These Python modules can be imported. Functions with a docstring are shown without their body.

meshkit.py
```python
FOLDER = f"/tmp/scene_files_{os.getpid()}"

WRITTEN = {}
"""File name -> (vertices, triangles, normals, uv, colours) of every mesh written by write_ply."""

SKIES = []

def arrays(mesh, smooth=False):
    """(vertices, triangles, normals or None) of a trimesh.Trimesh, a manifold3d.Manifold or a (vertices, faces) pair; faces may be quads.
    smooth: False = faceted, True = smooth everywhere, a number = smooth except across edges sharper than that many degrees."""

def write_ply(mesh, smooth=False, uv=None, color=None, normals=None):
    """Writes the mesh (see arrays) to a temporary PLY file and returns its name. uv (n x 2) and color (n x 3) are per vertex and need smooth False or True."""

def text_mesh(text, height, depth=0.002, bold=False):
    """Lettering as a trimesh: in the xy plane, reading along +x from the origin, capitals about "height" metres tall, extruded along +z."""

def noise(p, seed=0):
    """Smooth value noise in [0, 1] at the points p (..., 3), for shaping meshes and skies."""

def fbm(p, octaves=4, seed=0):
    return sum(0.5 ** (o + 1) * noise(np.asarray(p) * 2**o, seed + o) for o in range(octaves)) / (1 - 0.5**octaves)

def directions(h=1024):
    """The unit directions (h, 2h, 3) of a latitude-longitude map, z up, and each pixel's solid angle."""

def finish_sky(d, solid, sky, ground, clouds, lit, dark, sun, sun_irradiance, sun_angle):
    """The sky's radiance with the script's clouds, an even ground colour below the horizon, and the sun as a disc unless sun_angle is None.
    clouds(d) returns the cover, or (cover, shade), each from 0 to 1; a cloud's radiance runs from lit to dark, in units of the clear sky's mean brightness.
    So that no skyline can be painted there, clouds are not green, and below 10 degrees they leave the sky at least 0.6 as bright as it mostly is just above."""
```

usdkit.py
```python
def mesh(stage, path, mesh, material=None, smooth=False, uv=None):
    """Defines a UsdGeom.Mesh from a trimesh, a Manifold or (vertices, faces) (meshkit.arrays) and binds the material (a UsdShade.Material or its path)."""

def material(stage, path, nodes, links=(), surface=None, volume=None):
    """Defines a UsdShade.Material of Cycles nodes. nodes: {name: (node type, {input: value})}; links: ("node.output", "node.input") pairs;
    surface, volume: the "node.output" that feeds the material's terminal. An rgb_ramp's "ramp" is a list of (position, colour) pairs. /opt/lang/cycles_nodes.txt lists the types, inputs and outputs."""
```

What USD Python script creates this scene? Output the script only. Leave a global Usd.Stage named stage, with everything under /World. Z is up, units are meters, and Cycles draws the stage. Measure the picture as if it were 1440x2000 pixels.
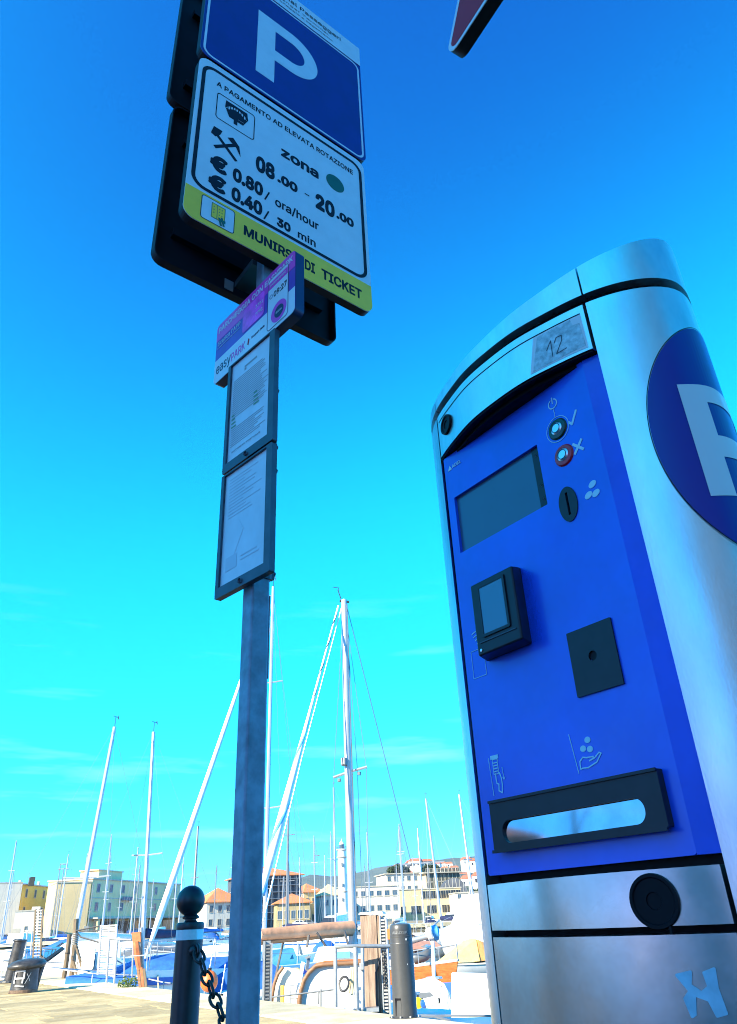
import math, random
import numpy as np, trimesh, manifold3d, usdkit, meshkit
from shapely import affinity
from shapely.geometry import Polygon, Point, box as sbox, LineString
from shapely.ops import unary_union
from pxr import Usd, UsdGeom, UsdLux, UsdShade, Gf, Sdf

# ------------------------------------------------------------------ stage, camera, sky, sun, exposure
stage = Usd.Stage.CreateInMemory()
UsdGeom.SetStageUpAxis(stage, 'Z'); UsdGeom.SetStageMetersPerUnit(stage, 1.0)
UsdGeom.Xform.Define(stage, '/World'); UsdGeom.Scope.Define(stage, '/World/Looks')
FPX, PITCH, ROLL, EYE = 1450.0, math.radians(28.85), math.radians(2.8), 0.95
EXPOSURE = 1.58
right = np.array([1, 0, 0.]); fwd = np.array([0, math.cos(PITCH), math.sin(PITCH)]); upv = np.array([0, -math.sin(PITCH), math.cos(PITCH)])
rt = right * math.cos(ROLL) - upv * math.sin(ROLL); u2 = right * math.sin(ROLL) + upv * math.cos(ROLL)
cam = UsdGeom.Camera.Define(stage, '/World/camera')
cam.CreateHorizontalApertureAttr(36.0); cam.CreateVerticalApertureAttr(50.0); cam.CreateFocalLengthAttr(36.0 * FPX / 1440)
cam.CreateClippingRangeAttr(Gf.Vec2f(0.05, 50000)); cam.CreateExposureAttr(EXPOSURE)
m4 = Gf.Matrix4d(*[*rt, 0], *[*u2, 0], *[*(-fwd), 0], *[0, 0, EYE, 1])
UsdGeom.Xformable(cam).AddTransformOp().Set(m4)

SUN_AZ = np.array([-0.72, -0.694]); SUN_EL = math.radians(26)
sun_dir = np.array([*(SUN_AZ / np.linalg.norm(SUN_AZ) * math.cos(SUN_EL)), math.sin(SUN_EL)])
dome = UsdLux.DomeLight.Define(stage, '/World/sky')
dome.GetPrim().SetCustomDataByKey('kind', 'structure')
skym = usdkit.material(stage, '/World/Looks/sky_air', {
    'sky': ('sky_texture', {'sky_type': 'single_scattering', 'sun_disc': False, 'sun_elevation': SUN_EL, 'sun_rotation': math.atan2(SUN_AZ[0], SUN_AZ[1]), 'altitude': 20.0, 'air_density': 1.0, 'aerosol_density': 0.35, 'ozone_density': 1.6}),
    'k': ('vector_math', {'math_type': 'scale', 'scale': 0.146}),
    'g': ('vector_math', {'math_type': 'power', 'vector2': (2.1, 4.0, 2.2)}),
    'tint': ('vector_math', {'math_type': 'multiply', 'vector2': (0.40, 450.0, 17.0)}),
    'dn': ('vector_math', {'math_type': 'multiply_add', 'vector2': (1.1, 1.02, 0.36), 'vector3': (1, 1, 1)}),
    'dv': ('vector_math', {'math_type': 'divide'}),
    'up': ('vector_math', {'math_type': 'scale', 'scale': 3.66}),
    'tc': ('texture_coordinate', {}),
    'sep': ('separate_xyz', {}),
    'map': ('mapping', {'scale': (3.0, 3.0, 26.0), 'location': (0.9, 3.3, 0.4)}),
    'n': ('noise_texture', {'scale': 1.4, 'detail': 6.0, 'roughness': 0.55}),
    'cr': ('rgb_ramp', {'ramp': [(0.0, (0, 0, 0)), (0.57, (0, 0, 0)), (0.84, (0.4, 0.4, 0.4)), (1.0, (0.6, 0.6, 0.6))]}),
    'el': ('rgb_ramp', {'ramp': [(0.0, (0, 0, 0)), (0.03, (0.9, 0.9, 0.9)), (0.22, (0.5, 0.5, 0.5)), (0.42, (0, 0, 0)), (1.0, (0, 0, 0))]}),
    'cm': ('mix', {'mix_type': 'multiply', 'fac': 1.0}),
    'cl': ('mix', {'mix_type': 'mix', 'color2': (5.0, 5.6, 5.8)}),
    'bg': ('background_shader', {'strength': 0.1})},
    [('sky.color', 'k.vector1'), ('k.vector', 'g.vector1'), ('g.vector', 'tint.vector1'), ('tint.vector', 'dn.vector1'), ('tint.vector', 'dv.vector1'), ('dn.vector', 'dv.vector2'), ('dv.vector', 'up.vector1'), ('tc.generated', 'map.vector'), ('tc.generated', 'sep.vector'), ('map.vector', 'n.vector'), ('n.fac', 'cr.fac'), ('sep.z', 'el.fac'),
     ('cr.color', 'cm.color1'), ('el.color', 'cm.color2'), ('cm.color', 'cl.fac'), ('up.vector', 'cl.color1'), ('cl.color', 'bg.color')], surface='bg.background')
UsdShade.MaterialBindingAPI.Apply(dome.GetPrim()).Bind(skym)
sun = UsdLux.DistantLight.Define(stage, '/World/sun')
sun.CreateIntensityAttr(1.25); sun.CreateNormalizeAttr(True) if hasattr(sun, 'CreateNormalizeAttr') else None
UsdLux.LightAPI(sun).CreateNormalizeAttr(True); sun.CreateAngleAttr(0.5); sun.CreateColorAttr(Gf.Vec3f(1.0, 0.90, 0.68))
zx = sun_dir; xx = np.cross([0, 0, 1.], zx); xx /= np.linalg.norm(xx); yx = np.cross(zx, xx)
UsdGeom.Xformable(sun).AddTransformOp().Set(Gf.Matrix4d(*[*xx, 0], *[*yx, 0], *[*zx, 0], *[0, 0, 30, 1]))

# ------------------------------------------------------------------ helpers
CAMP = np.array([0, 0, EYE])
def ray(u, v): return fwd + rt * (u - 720) / FPX + u2 * (1000 - v) / FPX
def at(u, v, y):                       # world point seen at photo pixel (u, v), y metres ahead
    d = ray(u, v); return CAMP + d * y / d[1]
def atz(u, v, z):
    d = ray(u, v); return CAMP + d * (z - EYE) / d[2]
counts = {}
def numbered(parent, name):
    k = (parent, name); n = counts.get(k, -1) + 1; counts[k] = n
    return f'{parent}/{name}' + (f'_{n:03d}' if n else '')
def tag(p, label=None, cat=None, group=None, kind=None):
    for k, v in (('label', label), ('category', cat), ('group', group), ('kind', kind)):
        if v: p.SetCustomDataByKey(k, v)
    return p
def place(x, loc, rz=0, sc=None):
    x = UsdGeom.Xformable(x); x.ClearXformOpOrder() if x.GetOrderedXformOps() else None
    x.AddTranslateOp().Set(Gf.Vec3d(*map(float, loc))); x.AddRotateZOp().Set(float(rz))
    if sc is not None: x.AddScaleOp().Set(Gf.Vec3f(*map(float, np.broadcast_to(sc, 3))))
def thing(name, label, cat, loc=(0, 0, 0), rz=0, group=None, kind=None):
    p = UsdGeom.Xform.Define(stage, numbered('/World', name)); place(p, loc, rz)
    return tag(p.GetPrim(), label, cat, group, kind)
def path_of(parent): return '/World' if parent is None else str(parent.GetPath())
def part(name, mesh, mat, parent=None, smooth=False, label=None):
    if isinstance(mesh, (list, tuple)) and len(mesh) and isinstance(mesh[0], trimesh.Trimesh): mesh = trimesh.util.concatenate(mesh)
    p = usdkit.mesh(stage, numbered(path_of(parent), name), mesh, MATS[mat], smooth=smooth).GetPrim()
    return tag(p, label) if label else p
def copy_of(src, name, loc, rz=0, sc=None, label=None, group=None):
    p = UsdGeom.Xform.Define(stage, numbered('/World', name)).GetPrim()
    p.GetReferences().AddInternalReference(src.GetPath()); p.SetInstanceable(True)
    x = UsdGeom.Xformable(p); x.ClearXformOpOrder()
    p.CreateAttribute('xformOp:translate', Sdf.ValueTypeNames.Double3).Set(Gf.Vec3d(*map(float, loc)))
    p.CreateAttribute('xformOp:rotateZ', Sdf.ValueTypeNames.Float).Set(float(rz))
    order = ['xformOp:translate', 'xformOp:rotateZ']
    if sc is not None:
        p.CreateAttribute('xformOp:scale', Sdf.ValueTypeNames.Float3).Set(Gf.Vec3f(*map(float, np.broadcast_to(sc, 3)))); order.append('xformOp:scale')
    p.CreateAttribute('xformOpOrder', Sdf.ValueTypeNames.TokenArray, False, Sdf.VariabilityUniform).Set(order)
    return tag(p, label, None, group)

# ------------------------------------------------------------------ materials
MATS = {}
def mat(name, col, rough=0.5, metal=0.0, var=0.0, scale=6.0, bump=0.0, bscale=60.0, coat=0.0, spec=0.5, stretch=(1, 1, 1), col2=None, detail=5.0, rvar=0.0, aniso=0.0, ramp=(0.35, 0.65), island=False, coatr=0.03):
    nodes = {'p': ('principled_bsdf', {'base_color': col, 'roughness': rough, 'metallic': metal, 'coat_weight': coat, 'coat_roughness': coatr, 'specular_ior_level': spec, 'anisotropic': aniso})}; links = []
    if var or col2 or bump or rvar:
        nodes['g'] = ('geometry', {}); nodes['mp'] = ('mapping', {'scale': stretch}); links.append(('g.position', 'mp.vector'))
    if var or col2:
        c2 = col2 or tuple(min(1, c * (1 + var)) for c in col); c1 = col if col2 else tuple(c * (1 - var) for c in col)
        nodes['n'] = ('noise_texture', {'scale': scale, 'detail': detail, 'roughness': 0.6}); nodes['r'] = ('rgb_ramp', {'ramp': [(0, c1), (ramp[0], c1), (ramp[1], c2), (1, c2)]})
        links += [('mp.vector', 'n.vector'), ('n.fac', 'r.fac')]
        if island:
            nodes['oi'] = ('geometry', {}); nodes['hv'] = ('hsv', {}); nodes['mr'] = ('map_range', {'from_min': 0, 'from_max': 1, 'to_min': 0.72, 'to_max': 1.18})
            nodes['oj'] = ('object_info', {})
            links += [('oj.random', 'mr.value'), ('mr.result', 'hv.value'), ('r.color', 'hv.color'), ('hv.color', 'p.base_color')]
        else: links.append(('r.color', 'p.base_color'))
    if rvar:
        nodes['rn'] = ('noise_texture', {'scale': scale * 1.7, 'detail': 4.0}); nodes['rm'] = ('map_range', {'from_min': 0.3, 'from_max': 0.7, 'to_min': max(0.02, rough - rvar), 'to_max': rough + rvar})
        links += [('mp.vector', 'rn.vector'), ('rn.fac', 'rm.value'), ('rm.result', 'p.roughness')]
    if bump:
        nodes['bn'] = ('noise_texture', {'scale': bscale, 'detail': 5.0}); nodes['b'] = ('bump', {'strength': 0.6, 'distance': bump})
        links += [('mp.vector', 'bn.vector'), ('bn.fac', 'b.height'), ('b.normal', 'p.normal')]
    MATS[name] = usdkit.material(stage, '/World/Looks/' + name, nodes, links, surface='p.BSDF')
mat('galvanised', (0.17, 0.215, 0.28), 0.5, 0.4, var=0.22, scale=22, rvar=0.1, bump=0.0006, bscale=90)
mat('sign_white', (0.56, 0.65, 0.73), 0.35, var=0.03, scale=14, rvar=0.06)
mat('sign_blue', (0.004, 0.007, 0.17), 0.4, var=0.1, scale=9)
mat('sign_black', (0.006, 0.006, 0.014), 0.5, spec=0.2)
mat('sign_yellow', (0.90, 0.58, 0.03), 0.35, var=0.06, scale=9)
mat('sign_back', (0.008, 0.008, 0.015), 0.6, 0.0, spec=0.2, var=0.3, scale=9)
mat('sign_edge', (0.16, 0.17, 0.19), 0.4, 0.6)
mat('sign_green', (0.004, 0.10, 0.07), 0.5)
mat('sign_red', (0.34, 0.004, 0.03), 0.5, spec=0.2)
mat('grey_print', (0.28, 0.30, 0.33), 0.6)
mat('pale_green_print', (0.10, 0.32, 0.2), 0.6)
mat('magenta', (0.62, 0.04, 0.46), 0.4)
mat('purple', (0.12, 0.03, 0.40), 0.4, var=0.15, scale=12)
mat('pink', (0.72, 0.07, 0.60), 0.45, var=0.25, scale=26)
mat('navy', (0.01, 0.014, 0.07), 0.4)
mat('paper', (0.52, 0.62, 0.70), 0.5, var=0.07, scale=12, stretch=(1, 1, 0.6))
mat('ghost_print', (0.45, 0.55, 0.64), 0.6)
mat('frame_grey', (0.05, 0.06, 0.085), 0.45, 0.5, var=0.15, scale=20)
mat('steel', (0.66, 0.67, 0.68), 0.33, 1.0, var=0.15, scale=9, rvar=0.10, bump=0.00016, bscale=420, detail=9, stretch=(1, 1, 0.35))
mat('brushed_steel', (0.62, 0.62, 0.62), 0.27, 1.0, var=0.18, scale=7, rvar=0.07, bump=0.0001, bscale=60, stretch=(1, 1, 1))
mat('machine_blue', (0.004, 0.075, 0.66), 0.38, 0.0, coat=0.35, coatr=0.16, var=0.10, scale=11, rvar=0.08, bump=0.00012, bscale=260)
mat('machine_dark', (0.004, 0.004, 0.007), 0.5, spec=0.15)
mat('machine_black', (0.011, 0.013, 0.020), 0.35, var=0.2, scale=40, spec=0.3)
mat('sticker_blue', (0.005, 0.011, 0.24), 0.35)
mat('sticker_white', (0.62, 0.64, 0.66), 0.35)
mat('print_pale', (0.42, 0.62, 0.72), 0.5)
mat('tape', (0.42, 0.44, 0.46), 0.4, 0.3, var=0.3, scale=120, bump=0.0006, bscale=240)
mat('pen', (0.02, 0.03, 0.06), 0.6)
mat('chrome', (0.60, 0.63, 0.66), 0.32, 0.9)
mat('ring_green', (0.0, 0.03, 0.02), 0.3)
mat('ring_red', (0.45, 0.01, 0.03), 0.3)
mat('screen_glass', (0.045, 0.10, 0.17), 0.22, spec=0.5, var=0.05, scale=10)
mat('reader_glass', (0.07, 0.15, 0.24), 0.08, spec=0.7)
mat('flap_mirror', (0.40, 0.45, 0.50), 0.05, 1.0, var=0.10, scale=40)
mat('torn_sticker', (0.33, 0.50, 0.62), 0.55, var=0.15, scale=60)
mat('bollard_paint', (0.010, 0.011, 0.016), 0.38, var=0.25, scale=30, bump=0.0005, bscale=150)
mat('bollard_grey', (0.05, 0.052, 0.055), 0.36, 0.0, var=0.05, scale=25, bump=0.0004, bscale=200)
mat('band_white', (0.62, 0.64, 0.68), 0.35, var=0.05, scale=30)
mat('chain_iron', (0.03, 0.026, 0.026), 0.5, 0.5, var=0.35, scale=60)

# ------------------------------------------------------------------ shape helpers (thing frame: x right along the face, y inwards, z up; faces look to -y)
TF = trimesh.transformations
RX = TF.rotation_matrix(math.pi / 2, [1, 0, 0])
def bx(x0, x1, y0, y1, z0, z1): return trimesh.creation.box((x1 - x0, y1 - y0, z1 - z0), TF.translation_matrix(((x0 + x1) / 2, (y0 + y1) / 2, (z0 + z1) / 2)))
def polys(g): return [g] if g.geom_type == 'Polygon' else [q for q in g.geoms if q.geom_type == 'Polygon']
def plate(poly, y0, y1):                # a flat shape drawn in x-z, from y0 (front) to y1 (back)
    ms = [trimesh.creation.extrude_polygon(q, y1 - y0, engine='earcut') for q in polys(poly) if q.area > 1e-9]
    m = trimesh.util.concatenate(ms); m.apply_transform(RX); m.apply_translation((0, y1, 0)); return m
def rrect(x0, z0, x1, z1, r): return sbox(x0 + r, z0 + r, x1 - r, z1 - r).buffer(r, quad_segs=6)
def outline(poly, w): return poly.difference(poly.buffer(-w))
def poly_prism(poly, z0, z1):           # a plan drawn in x-y, from z0 to z1
    ms = [trimesh.creation.extrude_polygon(q, z1 - z0, engine='earcut') for q in polys(poly) if q.area > 1e-10]
    m = trimesh.util.concatenate(ms); m.apply_translation((0, 0, z0)); return m
_tc = {}
def text_poly_mesh(text, x0, x1, z0, z1, y, bold=False, depth=0.0006):   # lettering filling the box x0..x1, z0..z1 on a face at y
    if (text, bold) not in _tc: _tc[(text, bold)] = meshkit.text_mesh(text, 1.0, 1.0, bold)
    m = _tc[(text, bold)].copy(); lo, hi = m.bounds
    m.apply_translation(-lo); m.apply_scale([(x1 - x0) / (hi - lo)[0], (z1 - z0) / (hi - lo)[1], depth]); m.apply_transform(RX); m.apply_translation((x0, y, z0)); return m
def words(parent, text, x0, x1, z0, z1, mat_='sign_black', y=-0.0002, bold=False, name='lettering'): return part(name, text_poly_mesh(text, x0, x1, z0, z1, y, bold), mat_, parent)
def tube(pts, r, n=6, cap=True, taper=None):
    pts = np.asarray(pts, float); out = []; N = len(pts); T = np.gradient(pts, axis=0) if N > 2 else np.repeat((pts[-1] - pts[0])[None], 2, 0)
    T = T / np.maximum(np.linalg.norm(T, axis=1, keepdims=True), 1e-9)
    ref = np.array([0, 0, 1.]) if abs(T[0][2]) < 0.9 else np.array([1., 0, 0])
    rs = np.linspace(r, taper, N) if taper else (np.full(N, r) if np.ndim(r) == 0 else np.asarray(r))
    vs = []
    a = np.cross(T[0], ref); a /= np.linalg.norm(a)
    for i in range(N):
        a = a - T[i] * (a @ T[i]); a /= np.linalg.norm(a); b = np.cross(T[i], a)
        th = np.arange(n) * 2 * math.pi / n
        vs.append(pts[i] + rs[i] * (np.cos(th)[:, None] * a + np.sin(th)[:, None] * b))
    v = np.concatenate(vs); f = []
    for i in range(N - 1):
        for j in range(n):
            k = (j + 1) % n; p0, p1, p2, p3 = i * n + j, i * n + k, (i + 1) * n + k, (i + 1) * n + j
            f += [[p0, p1, p2], [p0, p2, p3]]
    if cap:
        v = np.vstack([v, pts[0], pts[-1]]); c0, c1 = N * n, N * n + 1
        for j in range(n):
            k = (j + 1) % n; f += [[c0, k, j], [c1, (N - 1) * n + j, (N - 1) * n + k]]
    return trimesh.Trimesh(v, f, process=False)
def lathe(prof, n=32, loc=(0, 0, 0)):
    m = trimesh.creation.revolve(np.array(prof, float), sections=n); m.apply_translation(loc); return m
def cyl(p0, p1, r, n=16): return tube([p0, p1], r, n)
def beam(p0, p1, w, d):                 # a square-edged bar between two points
    p0, p1 = np.asarray(p0, float), np.asarray(p1, float); L = np.linalg.norm(p1 - p0)
    m = trimesh.creation.box((w, d, L)); m.apply_transform(trimesh.geometry.align_vectors([0, 0, 1], (p1 - p0) / L)); m.apply_translation((p0 + p1) / 2); return m
def hull_of(pts_r):                     # rounded body: hull of small spheres
    ms = []
    for p, r in pts_r:
        s = manifold3d.Manifold.sphere(r, 12).translate([float(q) for q in p]); ms.append(s)
    h = manifold3d.Manifold.batch_hull(ms).to_mesh(); return trimesh.Trimesh(np.array(h.vert_properties)[:, :3], np.array(h.tri_verts), process=False)
def rbox(x0, x1, y0, y1, z0, z1, r): return hull_of([((x, y, z), r) for x in (x0 + r, x1 - r) for y in (y0 + r, y1 - r) for z in (z0 + r, z1 - r)])

# ------------------------------------------------------------------ sign post and the boards on it
A_SIGN, A_APP, A_NB = math.degrees(0.692), math.degrees(-0.816), math.degrees(-0.785)
S = 0.046
a0 = math.radians(38.0)
post = thing('sign_post', 'square galvanised steel post that carries the parking signs', 'sign post', (-0.2655, 1.515, 0), 38.0)
tube_poly = sbox(0, 0, S, S).buffer(-0.006).buffer(0.006, quad_segs=4)
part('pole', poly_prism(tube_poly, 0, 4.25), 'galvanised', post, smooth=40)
part('pole_cap', poly_prism(tube_poly.buffer(0.003), 4.25, 4.262), 'sign_black', post)
for i, z in enumerate((2.185, 2.005, 1.935, 1.655)):     # strap clamps of the notice boards
    part('strap_clamp', [poly_prism(tube_poly.buffer(0.004).difference(tube_poly.buffer(0.0005)), z - 0.018, z + 0.018), bx(S + 0.002, S + 0.011, 0.004, 0.016, z - 0.014, z + 0.016), cyl((S + 0.010, 0.010, z + 0.002), (S + 0.016, 0.010, z + 0.002), 0.006, 6)], 'frame_grey', post)
for z in (2.66, 3.2, 3.45, 3.9):
    part('sign_bracket', [bx(-0.012, S + 0.012, -0.012, -0.001, z - 0.012, z + 0.012), bx(-0.012, S + 0.012, S + 0.001, S + 0.112, z - 0.012, z + 0.012)], 'sign_edge', post)
part('paper_strip', bx(S + 0.0003, S + 0.001, 0.001, 0.022, 1.41, 1.60), 'band_white', post, label='pale scrap of sticker on the post edge')
def pocket(parent, u0, u1, z0, z1, r, d, face, back='sign_back', y0=0.0):   # box-section traffic sign: folded edge and printed face
    P = rrect(u0, z0, u1, z1, r)
    part('back_tray', [plate(P.buffer(-0.001), y0 + 0.0035, y0 + 0.006), plate(P.difference(P.buffer(-0.003)), y0 + 0.002, y0 + d)], back, parent)
    return part('face', plate(P, y0, y0 + 0.002), face, parent)
sx, sy = -0.451341, 1.318812
s1 = thing('parking_sign', 'blue parking sign with large white P, above the tariff board', 'sign', (sx, sy, 3.338), A_SIGN)
def z1(z): return z - 3.338
pocket(s1, -0.003, 0.655, 0.0, 0.72, 0.035, 0.028, 'sign_blue')
part('border', plate(outline(rrect(0.006, z1(3.346), 0.646, z1(3.93), 0.035), 0.008), -0.0007, -0.0001), 'sign_white', s1)
bowl_o = unary_union([sbox(0.193, 3.569, 0.3275, 3.804), Point(0.3275, 3.6865).buffer(0.1175, quad_segs=24)])
bowl_i = unary_union([sbox(0.264, 3.628, 0.33, 3.744), Point(0.33, 3.686).buffer(0.058, quad_segs=24)])
pl = affinity.translate(unary_union([sbox(0.193, 3.438, 0.264, 3.804), bowl_o]).difference(bowl_i), 0, -3.338)
part('letter', plate(pl, -0.0007, -0.0001), 'sign_white', s1)
part('top_strip', plate(rrect(-0.003, z1(3.937), 0.655, z1(4.058), 0.004), -0.0016, -0.0003), 'sign_white', s1)
words(s1, 'Terminal Passeggeri', 0.20, 0.56, z1(4.000), z1(4.030), 'sign_black', -0.0018)
words(s1, 'Passenger Terminal', 0.22, 0.50, z1(3.978), z1(3.992), 'grey_print', -0.0018)
words(s1, 'parcheggio a pagamento', 0.24, 0.52, z1(3.956), z1(3.970), 'grey_print', -0.0018)
s2 = thing('tariff_sign', 'white and yellow parking tariff sign with prices and hours', 'sign', (sx, sy, 2.603), A_SIGN)
def w2(text, u0, u1, za, zb, m='sign_black', b=3): return words(s2, text, u0, u1, za - 2.603, zb - 2.603, m, -0.0002, b)
def d2(poly, m, name, y=-0.0002, t=0.0006): return part(name, plate(affinity.translate(poly, 0, -2.603), y - t, y), m, s2)
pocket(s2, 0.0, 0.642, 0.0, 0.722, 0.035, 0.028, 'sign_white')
ylw = rrect(0.0, 2.603, 0.642, 2.78, 0.035).intersection(sbox(-1, 2.6, 1, 2.722)).difference(rrect(0.012, 2.733, 0.628, 3.3, 0.045))
d2(ylw, 'sign_yellow', 'yellow_band', t=0.0004)
d2(outline(rrect(0.012, 2.733, 0.629, 3.300, 0.045), 0.012), 'sign_black', 'border')
w2('A PAGAMENTO AD ELEVATA ROTAZIONE', 0.062, 0.59, 3.224, 3.248, b=1)
d2(outline(rrect(0.067, 3.072, 0.200, 3.196, 0.012), 0.0028), 'sign_black', 'pictogram_frame')
meter = Polygon([(0.098, 3.182), (0.172, 3.182), (0.176, 3.15), (0.160, 3.112), (0.112, 3.112), (0.096, 3.15)]).union(sbox(0.128, 3.094, 0.140, 3.113))
cut = Point(0.136, 3.132).buffer(0.040).difference(Point(0.136, 3.130).buffer(0.031)).intersection(sbox(0, 3.146, 1, 4)).difference(unary_union([sbox(x, 3.14, x + 0.003, 3.19) for x in np.arange(0.104, 0.17, 0.009)]))
d2(meter.difference(cut).difference(sbox(0.142, 3.124, 0.162, 3.1265)), 'sign_black', 'meter_pictogram')
def bar(p, q, w): return LineString([p, q]).buffer(w / 2, cap_style=2)
ham = unary_union([bar((0.070, 3.004), (0.145, 2.930), 0.011), bar((0.073, 2.937), (0.140, 3.0), 0.011), Polygon([(0.058, 2.99), (0.066, 3.026), (0.094, 3.026), (0.088, 3.004), (0.073, 2.984)]), Polygon([(0.112, 3.012), (0.130, 3.026), (0.152, 3.002), (0.158, 2.960), (0.142, 2.990), (0.126, 3.0)])])
d2(ham, 'sign_black', 'hammers_pictogram')
w2('zona', 0.298, 0.443, 3.084, 3.122, b=2)
d2(Point(0.511, 3.118).buffer(0.037, quad_segs=16), 'sign_green', 'green_dot')
w2('08', 0.210, 0.277, 2.945, 3.018); w2('.00', 0.287, 0.361, 2.952, 2.995); w2('-', 0.388, 0.405, 2.972, 2.976, b=False); w2('20', 0.430, 0.505, 2.938, 3.012); w2('.00', 0.512, 0.583, 2.95, 2.99)
w2('€', 0.064, 0.118, 2.838, 2.906); w2('0.80', 0.137, 0.238, 2.842, 2.9); w2('/', 0.243, 0.262, 2.838, 2.88, b=False); w2('ora/hour', 0.281, 0.440, 2.835, 2.878, b=1)
w2('€', 0.064, 0.118, 2.756, 2.822); w2('0.40', 0.137, 0.238, 2.758, 2.816); w2('/', 0.243, 0.262, 2.754, 2.796, b=False); w2('30', 0.289, 0.337, 2.757, 2.795); w2('min', 0.363, 0.428, 2.757, 2.790, b=1)
d2(rrect(0.049, 2.622, 0.152, 2.714, 0.010), 'sign_white', 'pictogram_panel', y=-0.0006)
d2(outline(rrect(0.049, 2.622, 0.152, 2.714, 0.010), 0.0022), 'sign_black', 'pictogram_frame', y=-0.0012, t=0.0004)
d2(rrect(0.080, 2.644, 0.122, 2.702, 0.002), 'sign_yellow', 'ticket_pictogram', y=-0.0012, t=0.0004)
d2(unary_union([outline(rrect(0.080, 2.644, 0.122, 2.702, 0.002), 0.0018), sbox(0.097, 2.644, 0.0985, 2.702), *[sbox(x, z, x + 0.003, z + 0.003) for x in (0.086, 0.103, 0.111) for z in (2.664, 2.676, 2.688)]]), 'sign_green', 'ticket_pictogram', y=-0.0016, t=0.0004)
d2(unary_union([bar((0.104, 2.655), (0.112, 2.628), 0.006), bar((0.112, 2.66), (0.120, 2.63), 0.006), bar((0.104, 2.648), (0.124, 2.648), 0.01)]), 'sign_green', 'hand_pictogram', y=-0.0020, t=0.0004)
w2('MUNIRSI', 0.182, 0.362, 2.644, 2.684, b=2); w2('DI', 0.388, 0.424, 2.641, 2.683, b=2); w2('TICKET', 0.448, 0.602, 2.640, 2.682, b=2)
# the pair of signs behind, seen from their back
nS = np.array([-math.sin(0.692), math.cos(0.692)])
bxo = np.array([sx, sy]) + nS * 0.2
s3 = thing('sign_backside', 'lower dark board of the pair seen from behind, under the tariff sign', 'sign', (*bxo, 2.603), A_SIGN)
def back_board(s, h, w0, w1):
    P = rrect(w0, 0, w1, h, 0.035)
    part('panel', plate(P, 0.002, 0.004), 'sign_back', s)
    part('folded_edge', plate(P.difference(P.buffer(-0.004)), -0.022, 0.0018), 'sign_back', s)
    for z in (h * 0.2, h * 0.8): part('mounting_rail', [bx(w0 + 0.05, w1 - 0.05, -0.018, 0.0015, z - 0.014, z + 0.014)], 'sign_back', s)
back_board(s3, 0.70, 0.0, 0.632)
part('maker_sticker', [bx(0.232, 0.262, 0.0005, 0.0018, 0.035, 0.075)], 'grey_print', s3)
s4 = thing('sign_backside', 'upper dark board of the pair seen from behind, beside the large P', 'sign', (*bxo, 3.312), A_SIGN)
back_board(s4, 0.72, -0.02, 0.632)
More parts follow.
